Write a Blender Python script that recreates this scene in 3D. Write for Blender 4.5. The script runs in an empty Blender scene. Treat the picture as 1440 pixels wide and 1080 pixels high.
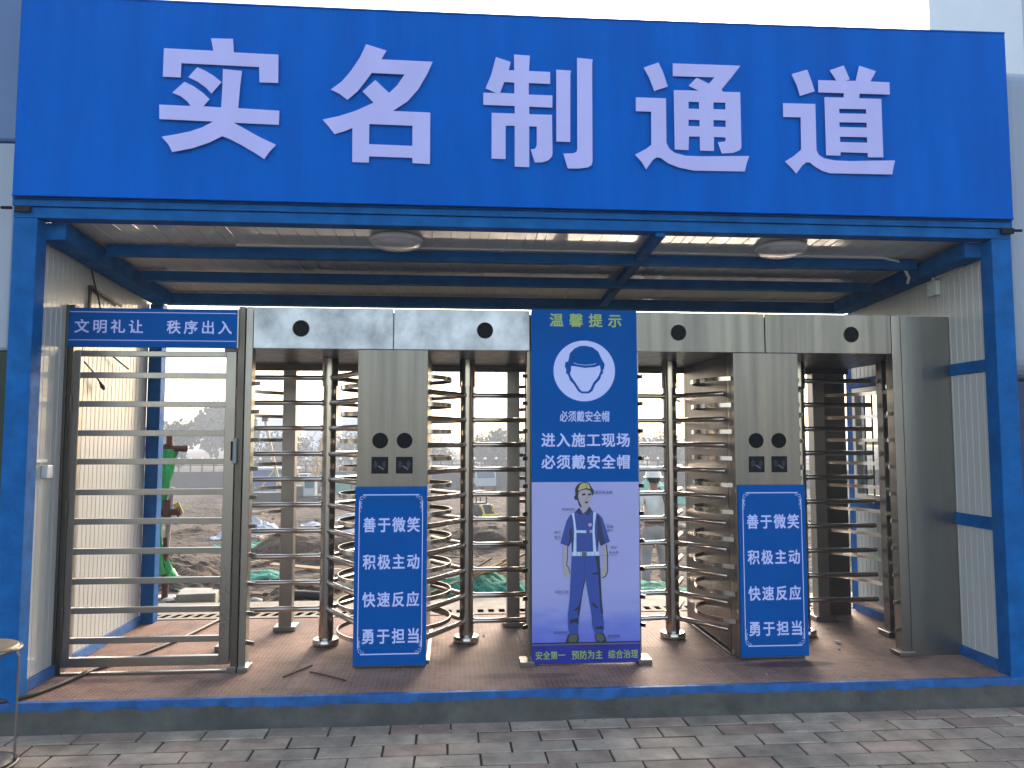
import bpy, bmesh, math, random
from math import sin, cos, pi, radians
from mathutils import Vector, noise
random.seed(7)
S = bpy.context.scene
COL = S.collection

# ------------------------------------------------------------------ camera
cam_data = bpy.data.cameras.new('camera')
cam_data.lens = 27.0; cam_data.sensor_width = 36.0
cam_data.clip_start = 0.05; cam_data.clip_end = 3000
cam = bpy.data.objects.new('camera', cam_data); COL.objects.link(cam)
cam.location = (2.3415, -4.468, 1.4193)
cam.rotation_euler = (radians(90 + 4.162), 0, radians(-4.534))
S.camera = cam
# ------------------------------------------------------------------ light
SUN_EL, SUN_AZ = 24.0, 17.0      # low hazy sun behind the booth, a little to the right
world = bpy.data.worlds.new('World'); S.world = world; world.use_nodes = True
wn = world.node_tree.nodes; wl = world.node_tree.links
sky = wn.new('ShaderNodeTexSky'); sky.sky_type = 'NISHITA'; sky.sun_disc = False
sky.sun_elevation = radians(SUN_EL); sky.sun_rotation = radians(SUN_AZ)
sky.air_density = 1.3; sky.dust_density = 2.6; sky.ozone_density = 0.8
wl.new(sky.outputs[0], wn['Background'].inputs[0]); wn['Background'].inputs[1].default_value = 0.12
sun_data = bpy.data.lights.new('sun', 'SUN'); sun_data.energy = 1.5; sun_data.angle = radians(24)
sun_data.color = (1.0, 0.90, 0.78)
sun = bpy.data.objects.new('sun', sun_data); COL.objects.link(sun)
d = Vector((sin(radians(SUN_AZ)) * cos(radians(SUN_EL)), cos(radians(SUN_AZ)) * cos(radians(SUN_EL)), sin(radians(SUN_EL))))
sun.rotation_euler = d.to_track_quat('Z', 'Y').to_euler(); sun.location = (20, 40, 20)
S.view_settings.view_transform = 'Standard'; S.view_settings.look = 'None'
S.view_settings.gamma = 1.0; S.view_settings.exposure = 2.15; S.view_settings.use_curve_mapping = False
S.render.engine = 'CYCLES'
S.cycles.use_denoising = True
S.cycles.max_bounces = 8; S.cycles.glossy_bounces = 5; S.cycles.volume_bounces = 2
S.cycles.caustics_reflective = False; S.cycles.caustics_refractive = False
S.cycles.sample_clamp_indirect = 6

# ------------------------------------------------------------------ materials
def mat(name, col, rough=.5, metal=0., var=None, bump=None, coat=0., spec=.5, col2=None, rvar=0., stretch=(1,1,1), rand=None, trans=0.):
    m = bpy.data.materials.new(name); m.use_nodes = True
    nt = m.node_tree; N = nt.nodes; L = nt.links; b = N['Principled BSDF']
    b.inputs['Base Color'].default_value = (*col, 1); b.inputs['Roughness'].default_value = rough
    b.inputs['Metallic'].default_value = metal; b.inputs['Coat Weight'].default_value = coat
    b.inputs['Specular IOR Level'].default_value = spec
    b.inputs['Transmission Weight'].default_value = trans
    tc = N.new('ShaderNodeTexCoord'); mp = N.new('ShaderNodeMapping'); mp.inputs['Scale'].default_value = stretch
    geo = N.new('ShaderNodeNewGeometry')
    L.new(geo.outputs['Position'], mp.inputs['Vector'])
    cur = None
    if var:
        n = N.new('ShaderNodeTexNoise'); n.inputs['Scale'].default_value = var[0]; n.inputs['Detail'].default_value = 6
        n.inputs['Roughness'].default_value = .65
        L.new(mp.outputs[0], n.inputs['Vector'])
        r = N.new('ShaderNodeMapRange'); r.inputs[1].default_value = .35; r.inputs[2].default_value = .65
        L.new(n.outputs['Fac'], r.inputs[0])
        mx = N.new('ShaderNodeMix'); mx.data_type = 'RGBA'
        c2 = col2 or tuple(c * (1 - var[1]) for c in col)
        mx.inputs[6].default_value = (*col, 1); mx.inputs[7].default_value = (*c2, 1)
        L.new(r.outputs[0], mx.inputs[0]); cur = mx.outputs[2]
        if rvar:
            r2 = N.new('ShaderNodeMapRange'); r2.inputs[1].default_value = .3; r2.inputs[2].default_value = .7
            r2.inputs[3].default_value = rough; r2.inputs[4].default_value = rough + rvar
            L.new(n.outputs['Fac'], r2.inputs[0]); L.new(r2.outputs[0], b.inputs['Roughness'])
    if rand:      # per-object colour differences: list of colours
        oi = N.new('ShaderNodeObjectInfo'); cr = N.new('ShaderNodeValToRGB'); cr.color_ramp.interpolation = 'LINEAR'
        els = cr.color_ramp.elements
        while len(els) < len(rand): els.new(.5)
        for i, c in enumerate(rand):
            els[i].position = i / (len(rand) - 1); els[i].color = (*c, 1)
        L.new(oi.outputs['Random'], cr.inputs[0])
        if cur:
            mm = N.new('ShaderNodeMix'); mm.data_type = 'RGBA'; mm.blend_type = 'MULTIPLY'; mm.inputs[0].default_value = 1
            L.new(cr.outputs[0], mm.inputs[6]); L.new(cur, mm.inputs[7]); cur = mm.outputs[2]
        else: cur = cr.outputs[0]
    if cur: L.new(cur, b.inputs['Base Color'])
    if bump:
        last = None
        for k in range(0, len(bump), 2):
            n = N.new('ShaderNodeTexNoise'); n.inputs['Scale'].default_value = bump[k]; n.inputs['Detail'].default_value = 5
            L.new(mp.outputs[0], n.inputs['Vector'])
            bp = N.new('ShaderNodeBump'); bp.inputs['Strength'].default_value = 1; bp.inputs['Distance'].default_value = bump[k + 1]
            L.new(n.outputs['Fac'], bp.inputs['Height'])
            if last: L.new(last, bp.inputs['Normal'])
            last = bp.outputs[0]
        L.new(last, b.inputs['Normal'])
    return m

M = {}
M['steel'] = mat('brushed_steel', (.285,.262,.245), .26, 1, var=(3,.18), rvar=.14, bump=(2.2,.004), stretch=(1,1,.35))
M['steel_sheet'] = mat('steel_sheet', (.205,.188,.172), .26, 1, var=(2.4,.22), rvar=.14, bump=(1.3,.012), stretch=(5,4,.14))
M['steel_filler'] = mat('steel_filler_sheet', (.30,.29,.27), .30, 1, var=(2.2,.16), rvar=.10, bump=(1.3,.008), stretch=(2.2,2,.25))
M['steel_film'] = mat('steel_with_film', (.54,.56,.60), .38, .8, var=(4,.42), rvar=.16, bump=(4,.002))
M['steel_tube'] = mat('polished_steel_tube', (.47,.43,.40), .17, 1, var=(2.5,.15), rvar=.05)
M['steel_bright'] = mat('polished_flat_bar', (.68,.65,.61), .16, 1, var=(2.5,.12), rvar=.05)
M['steel_dark'] = mat('steel_sheet_dull', (.13,.112,.095), .36, 1, var=(3,.2), rvar=.1, bump=(2,.004))
M['blue_frame'] = mat('blue_enamel', (.0,.112,.38), .55, 0, var=(7,.38), rvar=.2, bump=(5,.003,40,.0008), spec=.12)
M['blue_frame_worn'] = mat('blue_enamel_worn', (.004,.11,.38), .55, 0, var=(9,.5), rvar=.2, bump=(12,.003))
M['banner_blue'] = mat('banner_cloth_blue', (.0,.108,.50), .75, 0, var=(1.6,.0), col2=(.001,.086,.42), bump=(.9,.05,6,.004), stretch=(2.6,1,.35), spec=.03)
M['banner_print'] = mat('banner_print_lilac', (.44,.43,.80), .55, 0, var=(2,.08), bump=(.9,.02), stretch=(1.6,1,.5))
M['board_blue'] = mat('board_blue', (.0,.080,.34), .6, 0, var=(4,.1), bump=(2.5,.004), spec=.04)
M['print_white'] = mat('print_pale', (.50,.54,.90), .5, spec=.2)
M['print_yellow'] = mat('print_yellow', (.30,.42,.10), .45)
M['poster_lilac'] = None
M['black_glass'] = mat('black_glass', (.004,.004,.005), .3, 0, spec=.06)
M['dark_plastic'] = mat('dark_plastic', (.008,.008,.011), .4, spec=.1)
M['icon_grey'] = mat('icon_grey', (.07,.07,.11), .4)
M['white_wall'] = mat('coated_white_panel', (.50,.50,.485), .32, 0, var=(1.6,.10), rvar=.12, coat=.35, bump=(7,.0012), stretch=(1,1,.3))
M['wall_groove'] = mat('panel_joint', (.25,.25,.24), .6)
M['ceiling'] = mat('ceiling_panel', (.80,.75,.66), .30, 0, var=(2,.2), rvar=.12, coat=.7, bump=(4,.003), stretch=(1,.3,1))
M['white_plastic'] = mat('white_plastic', (.62,.63,.62), .4)
M['lamp_plastic'] = mat('opal_lamp_plastic', (.45,.45,.50), .35, coat=.3)
M['black_cable'] = mat('black_rubber', (.012,.011,.010), .5)
M['hose'] = mat('brown_rubber_hose', (.055,.035,.025), .55, var=(20,.3))
M['rust'] = mat('rusty_rod', (.10,.04,.025), .7, .2, var=(30,.4))
M['concrete'] = mat('plinth_concrete', (.085,.08,.07), .85, 0, var=(5,.45), bump=(18,.012,60,.004))
M['sill'] = mat('pale_concrete', (.36,.30,.235), .85, 0, var=(6,.3), bump=(20,.006))
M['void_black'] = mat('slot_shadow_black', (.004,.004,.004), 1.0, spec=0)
M['bedding'] = mat('dark_joint_sand', (.06,.052,.042), .95, 0, var=(9,.4), bump=(40,.006), spec=.1)
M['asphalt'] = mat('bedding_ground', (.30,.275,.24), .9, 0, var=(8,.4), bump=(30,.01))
M['brick'] = mat('paving_brick', (1,1,1), .85, 0, var=(6,.42), bump=(40,.004,9,.004), spec=.25,
                 rand=[(.33,.22,.165),(.45,.35,.265),(.38,.30,.23),(.48,.38,.29),(.42,.295,.225),(.30,.235,.18),(.45,.35,.27)])
M['earth'] = mat('churned_earth', (.115,.068,.036), .95, 0, var=(.9,.5), col2=(.026,.017,.011), bump=(1.6,.45,7,.16))
M['neighbour_white'] = mat('cabin_panel_pale', (.24,.28,.36), .45, 0, var=(1.2,.12), stretch=(4,4,.3), coat=.2)
M['neighbour_blue'] = mat('cabin_panel_blue', (.05,.11,.26), .45, 0, var=(2,.1), coat=.2)
M['navy'] = mat('navy_panel', (.006,.02,.09), .5)
M['dark_green'] = mat('dark_green_sheet', (.010,.022,.012), .7)
M['building_pale'] = mat('building_pale', (.50,.58,.66), .6, 0, var=(1,.08))
M['red_paint'] = mat('dark_red_paint', (.13,.02,.022), .5, 0, var=(8,.3))
M['pink_paint'] = mat('faded_white_paint', (.55,.42,.38), .6, 0, var=(8,.3))
M['green_film'] = mat('green_plastic_film', (.03,.62,.16), .35, 0, var=(6,.35), bump=(12,.02), coat=.3)
M['net_green'] = mat('dust_net_green', (.06,.36,.24), .85, 0, var=(5,.45), bump=(9,.05,30,.02))
M['net_far'] = mat('dust_net_green_far', (.12,.38,.28), .9, 0, var=(1,.4), bump=(3,.1))
M['tarp_white'] = mat('white_tarp', (.38,.40,.45), .6, 0, var=(4,.25), bump=(7,.05))
M['timber'] = mat('raw_timber', (.38,.22,.10), .75, 0, var=(7,.35))
M['block'] = mat('concrete_block', (.42,.39,.34), .85, 0, var=(7,.25), bump=(25,.006))
M['yellow'] = mat('yellow_paper', (.75,.66,.12), .7)
M['blue_hose'] = mat('blue_hose', (.06,.09,.42), .5)
M['far_wall'] = mat('site_wall_grey', (.10,.095,.095), .9, 0, var=(.6,.25))
M['lamp_white'] = mat('white_globe', (.8,.8,.8), .5)
M['leaf_a'] = mat('foliage_mid', (.03,.05,.022), .7, 0, rand=[(.02,.038,.018),(.04,.06,.028)])
M['leaf_b'] = mat('foliage_dark', (.02,.035,.016), .7)
M['trunk'] = mat('tree_bark', (.09,.07,.05), .9)
M['crane_yellow'] = mat('crane_paint_tan', (.50,.34,.16), .6)
M['mast_orange'] = mat('mast_paint_orange', (.55,.20,.09), .6)
M['machine_dark'] = mat('machine_dark', (.03,.035,.035), .6)
M['machine_yellow'] = mat('machine_yellow', (.55,.42,.06), .5)
M['cab_white'] = mat('cab_white', (.36,.40,.42), .4)
M['cab_glass'] = mat('cab_glass', (.05,.12,.15), .15)
M['tyre'] = mat('tyre_rubber', (.02,.02,.02), .8)
M['skin'] = mat('skin', (.36,.18,.11), .55)
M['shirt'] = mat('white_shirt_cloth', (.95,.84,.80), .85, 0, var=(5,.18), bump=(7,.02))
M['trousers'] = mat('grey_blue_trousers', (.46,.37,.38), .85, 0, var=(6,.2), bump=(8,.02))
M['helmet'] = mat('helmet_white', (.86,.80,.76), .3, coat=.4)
M['hair'] = mat('hair', (.015,.012,.010), .7)
M['shoe'] = mat('dark_shoe', (.03,.03,.035), .6)
M['sole'] = mat('ochre_sole', (.35,.27,.05), .7)
M['rag'] = mat('pale_rag', (.6,.58,.55), .8)
M['window_frame'] = mat('aluminium_frame', (.55,.50,.42), .4, .3)

def poster_mat():        # printed sky and hazy skyline on the lower half of the poster
    m = bpy.data.materials.new('poster_print_lilac'); m.use_nodes = True
    N = m.node_tree.nodes; L = m.node_tree.links; b = N['Principled BSDF']; b.inputs['Roughness'].default_value = .42
    geo = N.new('ShaderNodeNewGeometry'); sp = N.new('ShaderNodeSeparateXYZ'); L.new(geo.outputs['Position'], sp.inputs[0])
    mp = N.new('ShaderNodeMapping'); mp.inputs['Scale'].default_value = (1.5,1,5); L.new(geo.outputs['Position'], mp.inputs[0])
    n = N.new('ShaderNodeTexNoise'); n.inputs['Scale'].default_value = 3.5; n.inputs['Detail'].default_value = 5; L.new(mp.outputs[0], n.inputs['Vector'])
    a = N.new('ShaderNodeMath'); a.operation = 'MULTIPLY_ADD'; a.inputs[1].default_value = .22; L.new(n.outputs['Fac'], a.inputs[0]); L.new(sp.outputs['Z'], a.inputs[2])
    r = N.new('ShaderNodeValToRGB'); e = r.color_ramp.elements
    e[0].position = .22; e[0].color = (.085,.12,.55,1); e[1].position = .62; e[1].color = (.32,.33,.64,1)
    e2 = e.new(.36); e2.color = (.16,.20,.60,1); e3 = e.new(.46); e3.color = (.27,.29,.62,1)
    L.new(a.outputs[0], r.inputs[0]); L.new(r.outputs[0], b.inputs['Base Color'])
    return m
M['poster_lilac'] = poster_mat()
M['poster_navy'] = mat('poster_navy_band', (.012,.02,.30), .42, 0, var=(5,.3))
for k, c in dict(p_navy=(.010,.012,.035), p_shirt=(.022,.05,.27), p_shirt_dark=(.010,.018,.09), p_skin=(.36,.32,.36), p_helmet=(.42,.36,.14),
                 p_belt=(.45,.55,.80), p_shoe=(.07,.09,.07), p_badge=(.42,.28,.42), p_line=(.04,.04,.12), p_trouser=(.018,.055,.30)).items():
    M[k] = mat('print_' + k[2:], c, .45)

def tread_mat():     # chequered steel plate: small lugs alternating in direction
    m = bpy.data.materials.new('chequered_plate'); m.use_nodes = True
    N = m.node_tree.nodes; L = m.node_tree.links; b = N['Principled BSDF']
    def mth(op, a, bb=None, c=None):
        n = N.new('ShaderNodeMath'); n.operation = op
        for i, v in enumerate((a, bb, c)):
            if v is None: continue
            if isinstance(v, (int, float)): n.inputs[i].default_value = v
            else: L.new(v, n.inputs[i])
        return n.outputs[0]
    geo = N.new('ShaderNodeNewGeometry'); sp = N.new('ShaderNodeSeparateXYZ'); L.new(geo.outputs['Position'], sp.inputs[0])
    P = .030
    x = mth('DIVIDE', sp.outputs['X'], P); y = mth('DIVIDE', sp.outputs['Y'], P)
    fx = mth('SUBTRACT', mth('FRACT', mth('ADD', x, 1000)), .5); fy = mth('SUBTRACT', mth('FRACT', mth('ADD', y, 1000)), .5)
    par = mth('MODULO', mth('ADD', mth('FLOOR', mth('ADD', x, 1000)), mth('FLOOR', mth('ADD', y, 1000))), 2)
    sgn = mth('SUBTRACT', mth('MULTIPLY', par, 2), 1)
    u = mth('MULTIPLY', mth('ADD', fx, mth('MULTIPLY', fy, sgn)), .707)
    v = mth('MULTIPLY', mth('SUBTRACT', fy, mth('MULTIPLY', fx, sgn)), .707)
    d2 = mth('SQRT', mth('ADD', mth('POWER', mth('DIVIDE', u, .46), 2), mth('POWER', mth('DIVIDE', v, .15), 2)))
    h = N.new('ShaderNodeMapRange'); h.interpolation_type = 'SMOOTHSTEP'; h.inputs[1].default_value = 1.15; h.inputs[2].default_value = .6
    L.new(d2, h.inputs[0])
    bp = N.new('ShaderNodeBump'); bp.inputs['Distance'].default_value = .0045; bp.inputs['Strength'].default_value = 1; L.new(h.outputs[0], bp.inputs['Height'])
    n = N.new('ShaderNodeTexNoise'); n.inputs['Scale'].default_value = 2.2; n.inputs['Detail'].default_value = 8; n.inputs['Roughness'].default_value = .7
    L.new(geo.outputs['Position'], n.inputs['Vector'])
    cr = N.new('ShaderNodeValToRGB'); e = cr.color_ramp.elements
    e[0].position = .33; e[0].color = (.105,.060,.045,1); e[1].position = .68; e[1].color = (.40,.24,.18,1)
    e2 = e.new(.5); e2.color = (.25,.145,.108,1)
    L.new(n.outputs['Fac'], cr.inputs[0])
    mx = N.new('ShaderNodeMix'); mx.data_type = 'RGBA'; mx.inputs[7].default_value = (.46,.30,.23,1)
    L.new(mth('MULTIPLY', h.outputs[0], .5), mx.inputs[0]); L.new(cr.outputs[0], mx.inputs[6])
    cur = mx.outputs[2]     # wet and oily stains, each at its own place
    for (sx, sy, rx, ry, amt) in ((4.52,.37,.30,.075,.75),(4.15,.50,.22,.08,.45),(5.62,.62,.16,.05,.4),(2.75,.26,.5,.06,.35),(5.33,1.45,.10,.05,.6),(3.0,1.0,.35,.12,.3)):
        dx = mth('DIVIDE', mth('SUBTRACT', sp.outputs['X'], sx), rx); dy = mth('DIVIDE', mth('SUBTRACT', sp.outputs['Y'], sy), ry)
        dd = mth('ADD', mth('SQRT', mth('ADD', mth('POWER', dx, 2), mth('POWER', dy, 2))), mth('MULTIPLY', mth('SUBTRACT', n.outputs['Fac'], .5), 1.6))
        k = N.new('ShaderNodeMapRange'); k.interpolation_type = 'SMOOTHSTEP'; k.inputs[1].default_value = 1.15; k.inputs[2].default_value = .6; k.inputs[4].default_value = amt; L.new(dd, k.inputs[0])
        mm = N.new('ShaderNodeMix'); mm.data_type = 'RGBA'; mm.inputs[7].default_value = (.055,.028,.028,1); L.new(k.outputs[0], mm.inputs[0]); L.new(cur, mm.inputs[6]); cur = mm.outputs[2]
    L.new(cur, b.inputs['Base Color'])
    r = N.new('ShaderNodeMapRange'); r.inputs[3].default_value = .60; r.inputs[4].default_value = .85; L.new(n.outputs['Fac'], r.inputs[0]); L.new(r.outputs[0], b.inputs['Roughness'])
    b.inputs['Specular IOR Level'].default_value = .22
    L.new(bp.outputs[0], b.inputs['Normal'])
    return m
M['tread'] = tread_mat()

def glass_mat():
    m = bpy.data.materials.new('window_glass'); m.use_nodes = True
    N = m.node_tree.nodes; L = m.node_tree.links
    N.remove(N['Principled BSDF']); out = N['Material Output']
    t = N.new('ShaderNodeBsdfTransparent'); t.inputs[0].default_value = (.86,.88,.86,1)
    g = N.new('ShaderNodeBsdfGlossy'); g.inputs['Roughness'].default_value = .05
    lw = N.new('ShaderNodeLayerWeight'); lw.inputs[0].default_value = .12
    mx = N.new('ShaderNodeMixShader'); L.new(lw.outputs['Fresnel'], mx.inputs[0]); L.new(t.outputs[0], mx.inputs[1]); L.new(g.outputs[0], mx.inputs[2])
    L.new(mx.outputs[0], out.inputs[0]); return m
M['glass'] = glass_mat()

# ------------------------------------------------------------------ geometry helpers
class MB:
    def __init__(s): s.v = []; s.f = []
    def add(s, vs, fs):
        o = len(s.v); s.v += [tuple(v) for v in vs]; s.f += [tuple(i + o for i in f) for f in fs]; return s
    def box(s, x0, x1, y0, y1, z0, z1):
        return s.add([(x0,y0,z0),(x1,y0,z0),(x1,y1,z0),(x0,y1,z0),(x0,y0,z1),(x1,y0,z1),(x1,y1,z1),(x0,y1,z1)],
                     [(0,3,2,1),(4,5,6,7),(0,1,5,4),(1,2,6,5),(2,3,7,6),(3,0,4,7)])
    def bar(s, a, b, w, h, up=(0,0,1)):          # rectangular bar from a to b
        a, b = Vector(a), Vector(b); d = (b - a).normalized(); u = Vector(up)
        if abs(d.dot(u)) > .98: u = Vector((1,0,0))
        r = d.cross(u).normalized(); u = r.cross(d).normalized()
        vs = [p + r * (sx * w / 2) + u * (sz * h / 2) for p in (a, b) for sx, sz in ((-1,-1),(1,-1),(1,1),(-1,1))]
        return s.add(vs, [(0,1,2,3),(7,6,5,4),(0,4,5,1),(1,5,6,2),(2,6,7,3),(3,7,4,0)])
    def tube(s, pts, r, n=12, closed=False):
        P = [Vector(p) for p in pts]; k = len(P); rs = r if isinstance(r, (list, tuple)) else [r] * k
        vs = []; fs = []; ref = Vector((0,0,1))
        for i, p in enumerate(P):
            t = (P[min(i+1,k-1)] - P[max(i-1,0)]).normalized()
            if closed: t = (P[(i+1)%k] - P[(i-1)%k]).normalized()
            q = ref if abs(t.dot(ref)) < .95 else Vector((1,0,0))
            a = t.cross(q).normalized(); b = a.cross(t).normalized()
            vs += [p + a * rs[i] * cos(2*pi*j/n) + b * rs[i] * sin(2*pi*j/n) for j in range(n)]
        for i in range(k - (0 if closed else 1)):
            for j in range(n):
                A = i*n+j; B = i*n+(j+1)%n; C = ((i+1)%k)*n+(j+1)%n; D = ((i+1)%k)*n+j
                fs.append((A,B,C,D))
        if not closed: fs += [tuple(range(n))[::-1], tuple(range((k-1)*n, k*n))]
        return s.add(vs, fs)
    def strip(s, pts, t, h):                      # upright flat bar bent in plan through pts
        P = [Vector(p) for p in pts]; k = len(P); vs = []; fs = []
        for i, p in enumerate(P):
            d = (P[min(i+1,k-1)] - P[max(i-1,0)]); d.z = 0; d.normalize(); nrm = Vector((d.y, -d.x, 0))
            vs += [p + nrm*(t/2) - Vector((0,0,h/2)), p - nrm*(t/2) - Vector((0,0,h/2)), p - nrm*(t/2) + Vector((0,0,h/2)), p + nrm*(t/2) + Vector((0,0,h/2))]
        for i in range(k-1):
            for j in range(4): fs.append((i*4+j, i*4+(j+1)%4, (i+1)*4+(j+1)%4, (i+1)*4+j))
        fs += [(3,2,1,0), (k*4-4,k*4-3,k*4-2,k*4-1)]
        return s.add(vs, fs)
    def prism(s, poly, z0, z1):                   # plan polygon extruded in z
        n = len(poly)
        return s.add([(x,y,z0) for x,y in poly] + [(x,y,z1) for x,y in poly],
                     [tuple(range(n))[::-1], tuple(range(n,2*n))] + [(i,(i+1)%n,(i+1)%n+n,i+n) for i in range(n)])
    def lathe(s, prof, c=(0,0,0), n=20, axis='z'):
        vs = []; fs = []; k = len(prof)
        for r, h in prof:
            for j in range(n):
                a = 2*pi*j/n
                v = (r*cos(a), r*sin(a), h) if axis == 'z' else (r*cos(a), -h, r*sin(a))
                vs.append((v[0]+c[0], v[1]+c[1], v[2]+c[2]))
        for i in range(k-1):
            for j in range(n): fs.append((i*n+j, i*n+(j+1)%n, (i+1)*n+(j+1)%n, (i+1)*n+j))
        fs += [tuple(range(n))[::-1], tuple(range((k-1)*n,k*n))]
        return s.add(vs, fs)
    def mesh(s, name):
        me = bpy.data.meshes.new(name); me.from_pydata(s.v, [], s.f)
        b = bmesh.new(); b.from_mesh(me); bmesh.ops.recalc_face_normals(b, faces=b.faces); b.to_mesh(me); b.free()
        me.validate(); return me

def link(name, me, m=None, parent=None, loc=(0,0,0), bevel=0, smooth=False, rot=None):
    o = bpy.data.objects.new(name, me); COL.objects.link(o)
    if m is not None and len(me.materials) == 0: me.materials.append(M[m] if isinstance(m, str) else m)
    if parent is not None: o.parent = parent
    o.location = loc
    if rot: o.rotation_euler = rot
    if bevel:
        b = o.modifiers.new('bevel', 'BEVEL'); b.width = bevel; b.segments = 2; b.limit_method = 'ANGLE'; b.angle_limit = radians(40)
    if smooth:
        me.shade_smooth()
        try: me.set_sharp_from_angle(angle=radians(42))
        except Exception: pass
    return o
def part(name, mb, m, parent=None, **k): return link(name, mb.mesh(name), m, parent, **k)
def thing(name, label, cat, loc=(0,0,0), group=None, rz=0):
    o = bpy.data.objects.new(name, None); COL.objects.link(o); o.location = loc; o.rotation_euler = (0,0,rz)
    o.empty_display_size = .1
    return tag(o, label, cat, group)
def tag(o, label, cat, group=None):
    o['label'] = label; o['category'] = cat
    if group: o['group'] = group
    return o
def struct(name, mb, m, **k):
    o = part(name, mb, m, **k); o['kind'] = 'structure'; return o
def off(o, v):  # vector helper
    return (o[0]+v[0], o[1]+v[1], o[2]+v[2])

# flat print -----------------------------------------------------------------
def glyph_mesh(text, bold, spacing=1.0):
    c = bpy.data.curves.new('lettering', 'FONT'); c.body = text; c.size = 1; c.space_character = spacing; c.resolution_u = 4
    o = bpy.data.objects.new('lettering', c); COL.objects.link(o)
    dg = bpy.context.evaluated_depsgraph_get(); dg.update()
    me = bpy.data.meshes.new_from_object(o.evaluated_get(dg)); bpy.data.objects.remove(o); bpy.data.curves.remove(c)
    vs = [(v.co.x, v.co.y) for v in me.vertices]; fs = [tuple(p.vertices) for p in me.polygons]
    bpy.data.meshes.remove(me)
    V = []; F = []
    sh = [(0,0)] if not bold else [(0,0),(-bold,-bold),(bold,-bold),(-bold,bold),(bold,bold),(0,bold),(0,-bold),(bold,0),(-bold,0)]
    for i,(dx,dy) in enumerate(sh):
        n = len(V); V += [(x+dx, y+dy, i*.00006) for x,y in vs]; F += [tuple(a+n for a in f) for f in fs]
    return V, F
def lettering(parent, text, x0, x1, z0, z1, y, m, bold=.018, spacing=1.0, name='lettering'):
    """print on a board that faces -Y: local box x0..x1, z0..z1, plane y"""
    V, F = glyph_mesh(text, bold, spacing)
    ax, bx = min(v[0] for v in V), max(v[0] for v in V); az, bz = min(v[1] for v in V), max(v[1] for v in V)
    me = bpy.data.meshes.new(name)
    me.from_pydata([(x0+(v[0]-ax)/(bx-ax)*(x1-x0), y-v[2], z0+(v[1]-az)/(bz-az)*(z1-z0)) for v in V], [], F)
    return link(name, me, m, parent)
def flat_poly(parent, polys, y, m, name, scale=1.):
    """filled outlines (with holes) as flat print facing -Y; polys hold (x,z)"""
    c = bpy.data.curves.new(name, 'CURVE'); c.dimensions = '2D'; c.fill_mode = 'BOTH'
    for P in polys:
        sp = c.splines.new('POLY'); sp.points.add(len(P)-1)
        for i,(a,b) in enumerate(P): sp.points[i].co = (a*scale, b*scale, 0, 1)
        sp.use_cyclic_u = True
    o = bpy.data.objects.new(name, c); COL.objects.link(o)
    dg = bpy.context.evaluated_depsgraph_get(); dg.update()
    src = bpy.data.meshes.new_from_object(o.evaluated_get(dg)); bpy.data.objects.remove(o); bpy.data.curves.remove(c)
    me = bpy.data.meshes.new(name)
    me.from_pydata([(v.co.x, y, v.co.y) for v in src.vertices], [], [tuple(p.vertices) for p in src.polygons])
    bpy.data.meshes.remove(src)
    return link(name, me, m, parent)
def rect_print(parent, x0, x1, z0, z1, y, m, name='printed_line'):
    return part(name, MB().add([(x0,y,z0),(x1,y,z0),(x1,y,z1),(x0,y,z1)], [(0,1,2,3)]), m, parent)

# ================================================================== SETTING
# --- front ground, pavement, plinth
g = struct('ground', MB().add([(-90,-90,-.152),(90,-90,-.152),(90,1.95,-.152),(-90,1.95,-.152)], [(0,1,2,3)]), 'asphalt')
pv = struct('pavement', MB().box(-1.7,7.3,-2.2,-.06,-.19,-.1465), 'bedding')
BL, BW, GAP = .3255, .1425, .0105
def brick_mesh(seed):
    r = random.Random(seed); b = MB(); j = lambda s: r.uniform(-s, s)
    x, y, c = BL/2-GAP/2, BW/2-.0075, .004
    lo = [(-x+j(.002),-y+j(.0015),-.05),(x+j(.002),-y+j(.0015),-.05),(x+j(.002),y+j(.0015),-.05),(-x+j(.002),y+j(.0015),-.05)]
    mid = [(v[0],v[1],-c) for v in lo]; top = [(v[0]*(1-c/x),v[1]*(1-c/y),j(.0009)) for v in lo]
    b.add(lo+mid+top, [(0,3,2,1),(8,9,10,11)]+[(i,(i+1)%4,(i+1)%4+4,i+4) for i in range(4)]+[(i+4,(i+1)%4+4,(i+1)%4+8,i+8) for i in range(4)])
    me = b.mesh('brick'); me.materials.append(M['brick']); return me
bms = [brick_mesh(i) for i in range(8)]
row = 0; yy = -.085 - BW/2
while yy > -1.35:
    xs = -1.55 + (.163 if row % 2 else 0) + random.uniform(-.02,.02) - (row * .012)
    while xs < 7.2:
        o = link('brick', random.choice(bms), None, pv, (xs + BL/2, yy + random.uniform(-.0015,.0015), -.14 + random.uniform(-.0022,.0018)))
        o.rotation_euler = (random.uniform(-.006,.006), random.uniform(-.004,.004), random.uniform(-.006,.006) + (pi if random.random() < .5 else 0))
        xs += BL
    yy -= BW; row += 1
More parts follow.
